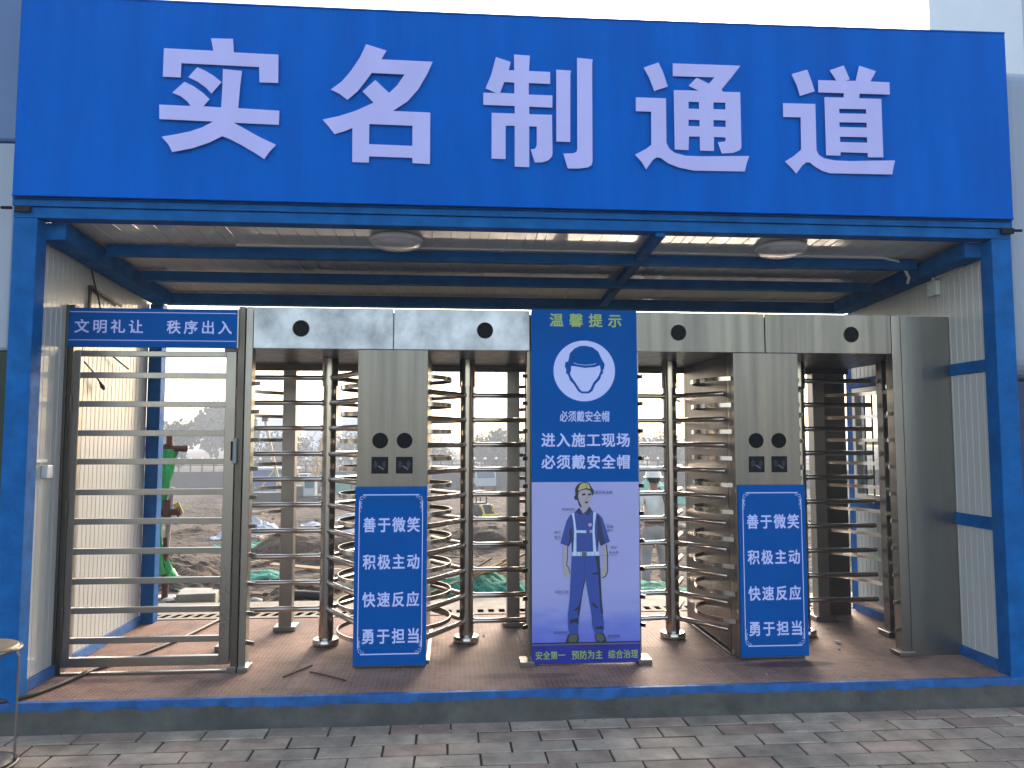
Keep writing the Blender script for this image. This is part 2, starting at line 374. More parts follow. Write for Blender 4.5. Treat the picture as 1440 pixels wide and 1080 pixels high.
# rough mortar plinth under the booth: uneven sloping face
b = MB(); n = 700; prof = [(.02,-.06),(-.018,-.061),(-.026,-.085),(-.045,-.112),(-.075,-.134),(-.098,-.149),(.02,-.15)]
vs = []
for i in range(n+1):
    x = -.35 + 6.5*i/n
    for k,(py,pz) in enumerate(prof):
        w = 0 if k in (0,6) else 1
        q = noise.noise(Vector((x*2.1, k*.7, 3.3)))*.016*w + noise.noise(Vector((x*9, k*1.3, 1)))*.007*w + noise.noise(Vector((x*31, k*2.3, 4)))*.004*w
        zz = pz + (noise.noise(Vector((x*5,k,9)))*.006*w if k < 5 else 0)
        if k == 1: zz = -.045 + .020*noise.noise(Vector((x*1.7,0,5))) + .011*noise.noise(Vector((x*8,0,6))) + .008*noise.noise(Vector((x*23,0,16))) + .005*noise.noise(Vector((x*60,0,26))); q = -.002
        if k == 2: q -= .004
        vs.append((x, py + q, zz))
fs = [(i*7+k, i*7+k+1, (i+1)*7+k+1, (i+1)*7+k) for i in range(n) for k in range(6)]
struct('plinth', b.add(vs, fs), 'concrete', smooth=True)
# --- booth floor: slab and four chequered plates
fl = struct('floor', MB().box(-.12,5.80,.02,1.90,-.15,-.006), 'steel_dark')
for i in range(4):
    x0 = -.05 + i*1.445
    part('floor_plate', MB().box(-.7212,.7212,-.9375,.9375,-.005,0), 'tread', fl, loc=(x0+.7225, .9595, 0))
# --- pale concrete sill and slotted edge behind the booth
struct('sill', MB().box(-3,9,1.902,2.62,-.35,-.012), 'sill')

def gh(x, y):       # level of the building site behind: falls away from the booth
    K = [(1.9,-.06),(2.6,-.06),(3.2,-.14),(4,-.36),(5.5,-.66),(7,-.80),(15,-1.1),(30,-1.9),(45,-2.5),(60,-2.8),(120,-2.8),(400,-2.6)]
    for (a,za),(c,zc) in zip(K, K[1:]):
        if y <= c: z = za + (zc-za)*max(0,(y-a))/(c-a); break
    else: z = K[-1][1]
    f = min(1, max(0,(y-2.5)/3)); f2 = min(1, max(0,(y-7.5)/12))
    z += f*.07*noise.noise(Vector((x*1.3,y*1.3,0))) + f*.04*noise.noise(Vector((x*4,y*4,5))) + f2*.42*noise.noise(Vector((x*.16,y*.22,2))) + f2*.30*noise.noise(Vector((x*.6,y*.5,8))) + f*.10*abs(noise.noise(Vector((x*.7+y*.2,y*1.6,11)))) + f*.05*noise.noise(Vector((x*2.2,y*7,12)))
    if 5.8 < y < 8.5 and 4.6 < x < 6.4: z = -.80 + .1*(z+.8)
    return z
ys = [1.94]; 
while ys[-1] < 420: ys.append(ys[-1] + max(.09, (ys[-1]+1)*.022))
ny = len(ys); nx = 130; vs = []; fs = []
for j, y in enumerate(ys):
    half = 7 + y*1.15
    for i in range(nx+1):
        t = i/nx*2-1; x = 1.5 + half*t
        vs.append((x, y, gh(x,y)))
for j in range(ny-1):
    for i in range(nx): fs.append((j*(nx+1)+i, j*(nx+1)+i+1, (j+1)*(nx+1)+i+1, (j+1)*(nx+1)+i))
struct('terrain', MB().add(vs, fs), 'earth', smooth=True)

# ================================================================== BOOTH
booth = thing('entrance_booth', 'open blue steel framed booth with white panel side walls on a low plinth', 'booth', (0,0,0))
for x in (-.13, 5.70):
    part('front_post', MB().box(0,.13,0,.11,-.06,2.672), 'blue_frame', booth, loc=(x,0,0), bevel=.004)
    part('clamp', MB().box(.02 if x<0 else .05,.10 if x<0 else .13,-.03,-.012,2.70,2.735).tube([(.13 if x>0 else 0,-.022,2.722),(.185 if x>0 else -.055,-.022,2.722)],.009), 'dark_plastic', booth, loc=(x,0,0))
for x in (-.05, 5.732): part('rear_post', MB().box(0,.10,0,.10,0,2.50), 'blue_frame', booth, loc=(x,1.79,0), bevel=.003)
part('front_beam', MB().box(-.13,5.83,0,.10,2.674,2.735).box(-.132,5.832,-.014,.10,2.738,2.775).box(-.132,5.832,-.020,.10,2.778,2.80), 'blue_frame', booth, bevel=.002)
part('base_beam', MB().box(-.13,5.83,-.016,.018,-.064,.001), 'blue_frame_worn', booth, bevel=.002)
part('rear_beam', MB().box(.05,5.732,1.79,1.885,2.505,2.592), 'blue_frame', booth, bevel=.003)
part('purlin', MB().box(.13,5.57,.56,.625,2.60,2.668), 'blue_frame', booth, bevel=.003)
part('purlin', MB().box(.13,5.57,1.125,1.19,2.556,2.624), 'blue_frame', booth, bevel=.003)
for x in (.04, 5.66): part('side_rail', MB().bar((x,.10,2.625),(x,1.79,2.545),.14,.10), 'blue_frame', booth, bevel=.003)
for a,bb in (((3.60,.02,2.672),(3.60,.56,2.64)),((3.60,.625,2.63),(3.60,1.125,2.60)),((3.60,1.19,2.595),(3.60,1.79,2.555))):
    part('tie_bar', MB().bar(a,bb,.06,.05), 'blue_frame', booth)
for x in (-.049, 5.712): part('skirting', MB().box(0,.017,.11,1.79,.001,.066), 'blue_frame_worn', booth, loc=(x,0,0), bevel=.002)
def ribbed(w, h, t, pitch=.10, gw=.008, gd=.0022, sub=3):
    """wall panel: s along 0..w, height 0..h, face at d=0 looking +d, body to -t; fine vertical grooves"""
    pr = [(0,-.003),(.004,0)]; s = pitch/2
    while s < w-.02:
        pr += [(s-gw/2,0),(s-gw/4,-gd),(s+gw/4,-gd),(s+gw/2,0)]; s += pitch
    pr += [(w-.004,0),(w,-.003),(w,-t),(0,-t)]
    n = len(pr)
    return [(s,d,z) for z in (0,h) for s,d in pr], [(i,(i+1)%n,(i+1)%n+n,i+n) for i in range(n)] + [tuple(range(n))[::-1], tuple(range(n,2*n))]
def wall_panel(side, y0, y1, z0, z1, pitch=.06):
    vs, fs = ribbed(y1-y0-.004, z1-z0, .055, pitch)
    if side == 'L': V = [(-.05+d_, y0+.002+s, z0+z) for s,d_,z in vs]
    else: V = [(5.73-d_, y0+.002+s, z0+z) for s,d_,z in vs]
    part('wall_panel', MB().add(V, fs), 'white_wall', booth)
wall_panel('L', .02, .70, 0, 2.61); wall_panel('L', .70, 1.79, 0, 2.58)
for y0,y1 in ((.02,.95),(.95,1.79)):
    wall_panel('R', y0, y1, 0, .855); wall_panel('R', y0, y1, 1.925, 2.58)
wall_panel('R', .02, .95, .935, 1.852); wall_panel('R', .95, 1.24, .935, 1.852)
for z in (.857, 1.854): part('wall_rail', MB().box(5.716,5.79,.11,1.79,z,z+.076), 'blue_frame', booth, bevel=.002)
# barred window at the back of the right wall
w = part('side_window', MB().box(5.728,5.775,1.242,1.29,.936,1.851).box(5.728,5.775,1.745,1.788,.936,1.851).box(5.728,5.775,1.29,1.745,.936,.975).box(5.728,5.775,1.29,1.745,1.815,1.851), 'window_frame', booth)
part('pane', MB().box(5.752,5.756,1.29,1.745,.975,1.815), 'glass', w)
part('sash', MB().box(5.740,5.765,1.29,1.745,1.38,1.405), 'window_frame', w)
for y in (1.39,1.50,1.61): part('bar', MB().tube([(5.738,y,.975),(5.738,y,1.815)],.007,8), 'steel_dark', w)
# ceiling panels, ribs run front to back
for i in range(6):
    vs, fs = ribbed(.9446, 1.93, .05, .117, .012, .004)
    V = []
    for s,d_,l in vs:      # s -> x, l -> y, hanging face down
        V.append((.035+i*.945+s, .015+l*.99, 2.712 - .112*l/1.93 + (-d_)))
    part('ceiling_panel', MB().add(V, fs), 'ceiling', booth)
part('roof_sheet', MB().add([(-.12,.0,2.775),(5.82,.0,2.775),(5.82,2.02,2.66),(-.12,2.02,2.66),(-.12,.0,2.80),(5.82,.0,2.80),(5.82,2.02,2.685),(-.12,2.02,2.685)],[(0,3,2,1),(4,5,6,7),(0,1,5,4),(1,2,6,5),(2,3,7,6),(3,0,4,7)]), 'white_wall', booth)
part('roof_flashing', MB().box(-.13,5.83,.105,.16,2.80,2.86), 'blue_frame', booth)

# things fixed in and on the booth -------------------------------------------
for x, lab in ((1.99,'round opal ceiling lamp above the left turnstile, half hidden by the blue beam'),(4.50,'round opal ceiling lamp above the right turnstile, half hidden by the blue beam')):
    t = thing('ceiling_lamp', lab, 'lamp', (x,.36,2.690), 'round lamps on the booth ceiling')
    part('lamp_base', MB().lathe([(.165,.0),(.17,-.012),(.165,-.026)],n=40), 'white_plastic', t, smooth=True)
    part('lamp_shade', MB().lathe([(.160,-.026),(.155,-.04),(.13,-.055),(.08,-.066),(.01,-.070)],n=40), 'lamp_plastic', t, smooth=True)
c = MB().tube([(.95,.545,2.678),(3,.545,2.682),(5.30,.545,2.676),(5.42,.56,2.66),(5.50,.60,2.61),(5.555,.64,2.56),(5.58,.70,2.535)], .010, 10)
tag(part('cable_conduit', c, 'white_plastic', smooth=True), 'thin white conduit along the first ceiling beam bending down at its right end', 'conduit')
t = thing('junction_box', 'small white junction box under the roof rail on the right wall', 'junction box', (5.715,.60,2.48))
part('box_body', MB().box(-.025,.012,-.05,.05,-.055,.045), 'white_plastic', t, bevel=.004); part('box_neck', MB().tube([(-.008,.0,.045),(-.008,0,.085)],.012), 'white_plastic', t)
tag(part('wall_conduit', MB().tube([(5.715,.62,2.553),(5.715,.12,2.590)],.012,10), 'white_plastic', smooth=True), 'short white conduit running forward from the junction box under the right roof rail', 'conduit')
t = thing('wall_switch', 'white switch box with its cable trunking on the left wall beside the gate', 'switch', (-.048,.29,1.225))
part('switch_body', MB().box(0,.035,-.035,.03,-.03,.045), 'white_plastic', t, bevel=.004)
part('trunking', MB().box(0,.015,-.253,-.232,.08,.66).box(0,.016,-.253,.0,.062,.078), 'white_plastic', t, bevel=.001)
t = thing('hanging_cable', 'loose black cable hanging from the roof rail down the left wall', 'cable', (-.03,.70,2.60))
part('cable', MB().tube([(.02,-.06,.02),(.012,-.01,-.03),(.01,.06,-.14),(.012,.13,-.24),(.01,.18,-.33),(.012,.17,-.42)],.006,8), 'black_cable', t, smooth=True)
t = thing('wall_bracket', 'black angle bracket fixed on the left wall above the gate sign', 'bracket', (-.045,.75,2.40))
part('upright', MB().box(0,.012,-.012,.012,-.16,.03), 'black_cable', t); part('arm', MB().bar((.014,-.02,.02),(.014,.46,-.02),.010,.018), 'black_cable', t)
part('bolt', MB().lathe([(.02,0),(.02,.02)],c=(.01,0,.015),n=10), 'black_cable', t)
t = thing('cable_end', 'short stiff black cable end with a plug in front of the left wall', 'cable', (-.02,.65,1.93))
part('lead', MB().tube([(0,0,0),(.005,.12,-.055),(.01,.24,-.13)],.006,8), 'black_cable', t, smooth=True)
part('plug', MB().tube([(.01,.23,-.125),(.012,.262,-.15),(.013,.285,-.168)],[.008,.016,.009],10), 'black_cable', t, smooth=True)
tag(part('wall_rod', MB().tube([(-.02,1.02,2.02),(.0,1.30,1.935)],.007,8), 'black_cable'), 'thin black rod near the top of the left wall behind the gate', 'rod')
hose_pts = [(-.08,-.012,.012),(.022,.06,.014),(.075,.18,.013),(.125,.34,.016),(.175,.56,.015),(.29,.80,.014),(.40,1.12,.014),(.47,1.42,.014),(.545,1.88,.014)]
def smooth_path(P, k=6):
    P = [Vector(p) for p in P]; out = []
    for i in range(len(P)-1):
        a, b_, c_, d_ = P[max(i-1,0)], P[i], P[i+1], P[min(i+2,len(P)-1)]
        for j in range(k):
            t = j/k; out.append(.5*((2*b_)+(c_-a)*t+(2*a-5*b_+4*c_-d_)*t*t+(3*b_-a-3*c_+d_)*t**3))
    return out + [P[-1]]
tag(part('floor_hose', MB().tube(smooth_path(hose_pts), .0125, 10), 'hose', smooth=True), 'brown rubber hose lying across the floor plates under the gate', 'hose')
tag(part('steel_rod', MB().tube([(1.35,.333,.006),(1.48,.556,.007)],.005,8), 'rust'), 'thin rusty rod on the floor, the left one, pointing away to the right', 'rod', 'loose rods on the floor')
tag(part('steel_rod', MB().tube([(1.492,.421,.006),(1.60,.335,.009),(1.732,.235,.006)],.005,8), 'rust'), 'thin rusty rod on the floor, the right one, pointing at the left slogan board', 'rod', 'loose rods on the floor')
b = MB()
for i in range(12):
    a = i*pi/6; b.tube([(0,0,.01),(cos(a)*.022*(1+.5*sin(i*5)),sin(a)*.02,.006+.01*abs(sin(i*3)))],.005,5)
tag(part('crumpled_paper', b, 'rag', loc=(5.05,.83,.0)), 'scrap of crumpled white paper on the floor in the far right lane', 'litter')
# slotted edge strip behind the floor
t = thing('slotted_strip', 'pale strip with a row of dark slots along the rear edge of the floor', 'drain strip', (0,2.03,0))
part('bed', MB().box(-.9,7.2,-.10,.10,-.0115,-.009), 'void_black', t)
b = MB().box(-.9,7.2,-.115,-.058,.0,.004).box(-.9,7.2,.058,.115,.0,.004)
x = -.9
while x < 7.15:
    s = -.03 if x < 1.9 else 0
    b.add([(x,-.058,.0),(x+.038,-.058,.0),(x+.038-s,.058,.0),(x-s,.058,.0),(x,-.058,.004),(x+.038,-.058,.004),(x+.038-s,.058,.004),(x-s,.058,.004)],
          [(0,3,2,1),(4,5,6,7),(0,1,5,4),(1,2,6,5),(2,3,7,6),(3,0,4,7)])
    x += .088
o = part('grate', b, 'sill', t)
# stool
t = thing('stool', 'wire legged stool with a round worn seat cut off by the left edge', 'stool', (.10,-.50,-.14))
part('seat', MB().lathe([(.0,.535),(.145,.535),(.155,.545),(.155,.558),(.145,.568),(.0,.565)],n=36), mat('stool_seat', (.30,.22,.13), .5, 0, var=(12,.3)), t, smooth=True)
part('seat_rim', MB().tube([(.158*cos(a*pi/18),.158*sin(a*pi/18),.552) for a in range(36)],.010,8,True), 'steel', t, smooth=True)
for k in range(4):
    a = radians(25+90*k); q = lambda r,z: (r*cos(a), r*sin(a), z)
    part('leg', MB().tube([q(.10,.535),q(.140,.530),q(.150,.50),q(.150,.03),q(.165,.008)],.006,8), 'steel', t, smooth=True)
part('foot_ring', MB().tube([(.165*cos(a*pi/18),.165*sin(a*pi/18),.009) for a in range(36)],.007,8,True), 'steel', t, smooth=True)
part('foot_plate', MB().lathe([(.0,.035),(.12,.033),(.148,.022),(.148,.016),(.0,.014)],n=30), 'steel', t, smooth=True)

# neighbours -----------------------------------------------------------------
t = thing('site_cabin', 'pale blue grey site cabin wall at the left edge of the booth', 'cabin', (-.15,.06,-.15))
part('wall_sheet', MB().box(-4,0,0,1.8,2.07,3.28), 'neighbour_white', t, bevel=.02)
part('upper_sheet', MB().box(-4,0,.002,1.8,3.284,6.2), 'neighbour_blue', t, bevel=.02)
part('lower_sheet', MB().box(-4,0,.004,1.8,0,2.066), 'dark_green', t)
part('seal', MB().box(.001,.022,-.02,.04,0,6.2), 'dark_plastic', t)
t = thing('round_cornered_cabin', 'pale cabin with a rounded top corner right of the blue banner', 'cabin', (5.86,.14,-.15))
o = part('wall_sheet', MB().box(0,1.5,0,1.0,1.95,4.02), 'neighbour_white', t); bv = o.modifiers.new('bevel','BEVEL'); bv.width = .13; bv.segments = 6
part('lower_sheet', MB().box(.01,1.5,-.002,1.0,0,1.94), 'navy', t)
t = thing('tall_building', 'tall plain pale blue building behind the right end of the banner', 'building', (8.45,3.0,-.15))
part('wall', MB().box(0,9,0,1.6,0,12), 'building_pale', t)
part('corner_trim', MB().box(-.03,.12,-.03,.0,0,12), 'neighbour_white', t)

# grit and crumbs of cement: uncountable
b = MB(); rr = random.Random(3)
for i in range(2600):
    zone = rr.random()
    if zone < .55: x, y, z = rr.uniform(-.3,6), -.10-abs(rr.gauss(0,.10)), -.139
    elif zone < .75: x, y, z = rr.uniform(-1,6.5), rr.uniform(-1.2,-.1), -.139
    else: x, y, z = rr.uniform(0,5.6), rr.uniform(.02,1.85), .001
    r = rr.uniform(.0015,.0035)*(1+3*(rr.random()<.02)); a = rr.uniform(0,6.28)
    q = [(x+r*cos(a+k*2.1)*rr.uniform(.7,1.3), y+r*sin(a+k*2.1)*rr.uniform(.7,1.3), z) for k in range(3)]
    b.add(q+[(x,y,z+r*.8)], [(0,1,3),(1,2,3),(2,0,3),(2,1,0)])
o = part('grit', b, mat('grit', (.30,.27,.23), .9, 0, var=(60,.6))); o['kind'] = 'stuff'
TITLE_DATA = {
'shi':[[(946,3734),(1070,3736),(1077,3655),(1330,3652),(1332,3482),(1226,3482),(1222,3573),(785,3579),(784,3494),(684,3495),(685,3664),(961,3660)],[(874,3558),(918,3540),(967,3511),(1013,3475),(958,3405),(925,3439),(880,3472),(825,3497)],[(670,3330),(844,3327),(825,3353),(787,3383),(739,3402),(805,3469),(859,3444),(911,3407),(949,3371),(915,3328),(1014,3325),(1018,3442),(1018,3553),(1126,3546),(1117,3446),(1110,3324),(1342,3317),(1341,3233),(1087,3237),(1160,3198),(1235,3157),(1329,3114),(1293,3074),(1263,3028),(1208,3063),(1133,3107),(1066,3140),(1025,3156),(956,3117),(862,3080),(750,3054),(727,3099),(687,3142),(765,3158),(844,3178),(910,3203),(971,3240),(673,3245)]],
'ming':[[(1832,3736),(1951,3702),(1922,3648),(2222,3645),(2191,3571),(2138,3473),(2077,3399),(1992,3338),(2210,3336),(2210,3026),(2109,3029),(2108,3060),(1858,3062),(1857,3025),(1762,3025),(1760,3228),(1714,3207),(1658,3188),(1623,3233),(1588,3273),(1683,3297),(1780,3333),(1880,3384),(1815,3449),(1888,3521),(1969,3446),(2015,3493),(2058,3561),(1867,3563),(1831,3510),(1786,3448),(1729,3395),(1684,3429),(1632,3454),(1694,3504),(1746,3570),(1798,3656)],[(1857,3255),(2107,3253),(2107,3132),(1857,3135)]],
'zhi':[[(2595,3689),(2683,3662),(2671,3611),(2704,3611),(2703,3709),(2798,3706),(2792,3611),(2919,3610),(2919,3536),(2791,3537),(2791,3466),(2933,3466),(2931,3391),(2793,3392),(2793,3346),(2929,3347),(2932,3121),(2929,3093),(2906,3069),(2871,3056),(2826,3054),(2801,3132),(2828,3137),(2838,3159),(2838,3272),(2793,3272),(2793,3024),(2707,3025),(2707,3273),(2653,3271),(2653,3069),(2570,3070),(2570,3347),(2707,3347),(2707,3393),(2521,3394),(2521,3468),(2597,3468),(2533,3494),(2566,3575)],[(2645,3538),(2705,3536),(2705,3469),(2620,3470)],[(2956,3626),(3045,3623),(3041,3601),(3038,3185),(2955,3185)],[(3082,3704),(3178,3698),(3173,3672),(3171,3073),(3165,3048),(3143,3033),(3087,3025),(3022,3023),(2996,3113),(3056,3116),(3075,3126),(3080,3142)]],
'tong':[[(3579,3695),(3606,3637),(3635,3547),(3550,3516),(3521,3596),(3487,3659)],[(3437,3473),(3622,3473),(3621,3196),(3640,3160),(3672,3137),(3736,3122),(3833,3121),(4131,3132),(4114,3089),(4100,3035),(3783,3032),(3695,3048),(3631,3071),(3583,3104),(3560,3107),(3538,3092),(3494,3031),(3466,3078),(3428,3119),(3495,3156),(3528,3183),(3530,3387),(3436,3387)],[(3667,3693),(4088,3695),(4031,3620),(3966,3540),(3976,3527),(4083,3528),(4083,3182),(4070,3165),(4029,3148),(3960,3142),(3937,3211),(3977,3216),(3985,3224),(3985,3242),(3914,3243),(3912,3156),(3826,3156),(3826,3243),(3759,3241),(3756,3157),(3671,3158),(3670,3526),(3824,3528),(3762,3556),(3814,3609),(3889,3574),(3924,3615),(3666,3613)],[(3760,3457),(3825,3457),(3825,3414),(3760,3414)],[(3914,3458),(3989,3459),(3988,3416),(3914,3416)],[(3758,3345),(3827,3345),(3826,3306),(3758,3306)],[(3913,3348),(3988,3348),(3987,3307),(3912,3307)]],
'dao':[[(4509,3687),(4532,3623),(4553,3551),(4458,3518),(4439,3586),(4408,3654)],[(4349,3469),(4554,3471),(4553,3180),(4567,3152),(4601,3131),(4667,3120),(4768,3119),(5052,3132),(5040,3092),(5030,3043),(4631,3039),(4582,3054),(4541,3077),(4509,3102),(4488,3103),(4463,3085),(4421,3031),(4388,3069),(4352,3104),(4410,3141),(4456,3181),(4459,3384),(4349,3382)],[(4743,3723),(4779,3635),(4750,3625),(4816,3627),(4842,3725),(4950,3694),(4911,3627),(5034,3626),(5033,3548),(4838,3547),(4835,3517),(4977,3518),(4977,3148),(4878,3146),(4878,3173),(4705,3173),(4703,3151),(4613,3151),(4613,3516),(4735,3518),(4738,3546),(4575,3545),(4576,3623),(4693,3624),(4651,3688)],[(4705,3446),(4877,3449),(4877,3420),(4705,3417)],[(4704,3361),(4877,3364),(4877,3333),(4704,3331)],[(4704,3270),(4877,3272),(4877,3238),(4704,3236)]],
}

# ================================================================== GATE
DT = .48
gate = thing('side_gate', 'stainless steel barred side gate at the left end of the booth', 'gate', (0,DT,0))
part('hinge_post', MB().box(-.049,-.034,-.01,.05,.0,2.262).box(-.033,-.030+.028,0,.055,.0,2.262), 'steel_dark', gate, bevel=.002)
part('latch_post', MB().box(.999,1.040,-.01,.09,.0,2.262), 'steel_dark', gate, bevel=.003)
part('base_plate', MB().box(.985,1.040,-.03,.13,.0,.035), 'steel', gate, bevel=.003)
part('threshold_rail', MB().box(-.001,.985,-.006,.022,.0005,.014), 'steel', gate, bevel=.002)
leaf = part('leaf_frame', MB().box(.003,.045,0,.04,.045,1.975).box(.925,.988,0,.04,.045,1.975).box(.045,.925,.001,.039,1.940,1.975).box(.045,.925,.001,.039,.045,.100), 'steel', gate, bevel=.003)
for z in (1.822,1.642,1.461,1.285,1.097,.918,.736,.556,.380,.200):
    part('bar', MB().box(.045,.925,.006,.034,-.018,.018), 'steel', gate, loc=(0,0,z), bevel=.002)
for z in (.35,1.0,1.65): part('hinge', MB().tube([(-.002,-.008,z-.05),(-.002,-.008,z+.05)],.009,8), 'steel_dark', gate)
lk = part('lock', MB().box(.988,1.012,-.035,-.010,1.27,1.43), mat('lock_grey_green', (.16,.20,.20), .35, .3), gate, bevel=.006)
part('keyhole_plate', MB().box(.975,.988,-.03,-.002,1.29,1.41), 'dark_plastic', gate)
gs = thing('gate_sign', 'long blue sign above the side gate with two groups of four characters', 'sign', (.483,DT-.02,2.118))
part('board', MB().box(-.511,.511,0,.03,-.122,.122), 'board_blue', gs, bevel=.002)
rect_print(gs,-.505,.505,.094,.0985,-.002,'print_white'); rect_print(gs,-.505,.505,-.082,-.0775,-.002,'print_white')
gp = lambda a: -.511 + (a-52)/(1355-52)*1.022
lettering(gs,'文明礼让',gp(100),gp(624),-.036,.050,-.002,'print_white',.016,1.38)
lettering(gs,'秩序出入',gp(806),gp(1314),-.036,.050,-.002,'print_white',.016,1.38)
part('edge_trim', MB().box(.5115,.520,-.002,.03,-.122,.125), 'steel', gs)

# ================================================================== TURNSTILES
cache = {}
def shared(key, fn, m, smooth=True):
    if key not in cache:
        me = fn().mesh(key.split(':')[0]); me.materials.append(M[m])
        if smooth:
            me.shade_smooth(); me.set_sharp_from_angle(angle=radians(42))
        cache[key] = me
    return cache[key]
RA = .656
def turnstile(cx, label, front_mats, base_y=DT):
    t = thing('full_height_turnstile', label, 'turnstile', (cx,base_y,0), 'full height turnstiles side by side in the booth')
    # header: two front plates with a seam and a round lamp each, roof body behind
    for x0,x1,m,lx in ((-.88,-.0035,front_mats[0],-.585 if cx<3 else -.59),(.0035,.88,front_mats[1],.588 if cx<3 else .60)):
        p = part('header_plate', MB().box(x0,x1,0,.02,1.999,2.262), m, t, bevel=.0025)
        q = part('signal_lamp', MB().lathe([(.0,-.006),(.044,-.006),(.050,-.003),(.050,.004)],c=(lx,0,2.128),n=32,axis='y'), 'black_glass', p, smooth=True)
        part('lamp_ring', MB().tube([(lx+.0515*cos(a*pi/16),-.0025,2.128+.0515*sin(a*pi/16)) for a in range(32)],.0022,6,True), 'steel_dark', q)
    pl = [(-.88,.021),(.88,.021),(1.16,.36),(1.20,.62),(1.16,1.10),(-1.16,1.10),(-1.20,.62),(-1.16,.36)]
    if cx < 3: pl = [(x if x<=.88 else min(x,1.20), y) for x,y in pl]
    part('roof', MB().prism(pl,2.001,2.24), 'steel_sheet', t)
    part('rear_lip', MB().box(-1.16,1.16,1.101,1.13,1.955,2.24), 'steel_dark', t)
    # central housing with readers
    h = part('reader_housing', MB().box(-.222,.222,0,.13,.004,1.998), 'steel_sheet', t, bevel=.004)
    for x in (-.077,.077):
        part('camera_window', MB().lathe([(.0,-.003),(.046,-.003),(.050,0),(.050,.004)],c=(x,0,1.415),n=32,axis='y'), 'black_glass', h, smooth=True)
        r = part('card_reader', MB().box(x-.053,x+.053,-.004,.002,1.206,1.312), 'dark_plastic', h, bevel=.002)
        rb = MB()       # swipe card symbol: two wave groups and a hand with a card
        for sgn in (-1,1):
            for rr in (.014,.022,.030):
                pts = [(x+sgn*(rr*cos(a)+.006), -.0052, 1.264+rr*sin(a)) for a in [radians(v) for v in (-48,-24,0,24,48)]]
                for (a0,a1) in zip(pts,pts[1:]):
                    dd = Vector(a1)-Vector(a0); nn = Vector((-dd.z,0,dd.x)).normalized()*.0011
                    rb.add([Vector(a0)-nn,Vector(a1)-nn,Vector(a1)+nn,Vector(a0)+nn],[(0,1,2,3)])
        rb.add([(x-.012,-.0053,1.250),(x+.022,-.0053,1.228),(x+.028,-.0053,1.236),(x-.006,-.0053,1.259)],[(0,1,2,3)])
        part('card_symbol', rb, 'icon_grey', r)
    part('rear_housing', MB().box(-.222,.222,1.03,1.10,.004,1.998), 'steel_dark', t, bevel=.004)
    for s in (-1,1):
        part('housing_side', MB().box(s*.222-(0 if s<0 else .008), s*.222+(.008 if s<0 else 0), .135,1.025,.03,1.998), 'steel_dark', t)
        part('bottom_flange', MB().box(s*.222-.02,s*.222+.02,.10,1.05,.0,.016), 'steel', t, bevel=.002)
    # front frame posts
    x0, x1 = (-.925,-.882) if cx < 3 else (.882,.945)
    part('front_post', MB().box(x0,x1,-.004,.08,.0,2.262), 'steel', t, bevel=.003)
    part('base_plate', MB().box(x0-.0 if cx<3 else x0-.03,x1+.02,-.025,.10,.0,.03), 'steel', t, bevel=.003)
    for x in (-.855,.855):
        part('rear_post', MB().box(x-.048,x+.048,1.005,1.10,.03,1.954), 'steel', t, bevel=.004)
        part('base_plate', MB().box(x-.08,x+.08,.98,1.125,.0,.034), 'steel', t, bevel=.003)
    for x in (-1.135,1.135):
        part('curve_post', MB().box(x-.04,x+.04,.50,.58,.03,2.0), 'steel', t, bevel=.004)
        part('base_plate', MB().box(x-.07,x+.07,.465,.61,.0,.034), 'steel', t, bevel=.003)
    # rotors, guard bars, hoops
    outer_z = [.248+.179*k for k in range(10)]; inner_z = [.145+.177*k for k in range(10)]
    for s in (-1,1):
        outer = (s < 0) == (cx < 3)
        zs = outer_z if outer else inner_z
        gz = [.165+.179*k for k in range(10)] if outer else [.232+.178*k for k in range(10)]
        hz = [.158+.179*k for k in range(10)] if outer else [.229+.178*k for k in range(10)]
        angs = {(-1,True):(180,60,-60),(1,False):(0,122,238),(-1,False):(186,-54,66),(1,True):(0,120,240)}[(s,outer)]
        col = link('rotor_column', shared('rotor_column', lambda: MB().tube([(0,0,.05),(0,0,1.998)],.048,28).tube([(0,0,1.80),(0,0,1.997)],.057,28).tube([(0,0,.052),(0,0,.19)],.051,28).lathe([(0,0),(.088,0),(.09,.006),(.09,.036),(.084,.045),(.055,.048),(.055,.052),(0,.052)],n=32), 'steel_tube'), None, t, (s*.487,.59,0))
        for z in zs:
            for a in angs:
                ar = link('arm', shared('arm', lambda: MB().tube([(.04,0,0),(.570,0,0),(.577,0,0)],[.0180,.0180,.013],14).tube([(.044,0,0),(.058,0,0)],.023,14), 'steel_tube'), None, col, (0,0,z), rot=(0,0,radians(a)))
        arc = [radians(v) for v in range(-58,59,4)]
        for z in gz:
            link('guard_bar', shared('guard_bar', lambda: MB().strip([(RA*cos(a),RA*sin(a),0) for a in arc],.006,.026), 'steel_bright', True), None, t, (s*.487,.56,z), rot=(0,0,0 if s>0 else pi))
        harc = [radians(v) for v in range(-56,57,4)]
        for z in hz:
            link('hoop', shared('hoop', lambda: MB().strip([(.375*cos(a),.375*sin(a),0) for a in harc],.006,.028), 'steel_bright', True), None, t, (0,.36,z), rot=(0,0,0 if s>0 else pi))
    return t
turnstile(1.97, 'left stainless steel turnstile with whitish film left on its header plates', ('steel_film','steel_film'))
turnstile(4.43, 'right stainless steel turnstile with clean header plates reaching the right wall', ('steel_sheet','steel_sheet'))

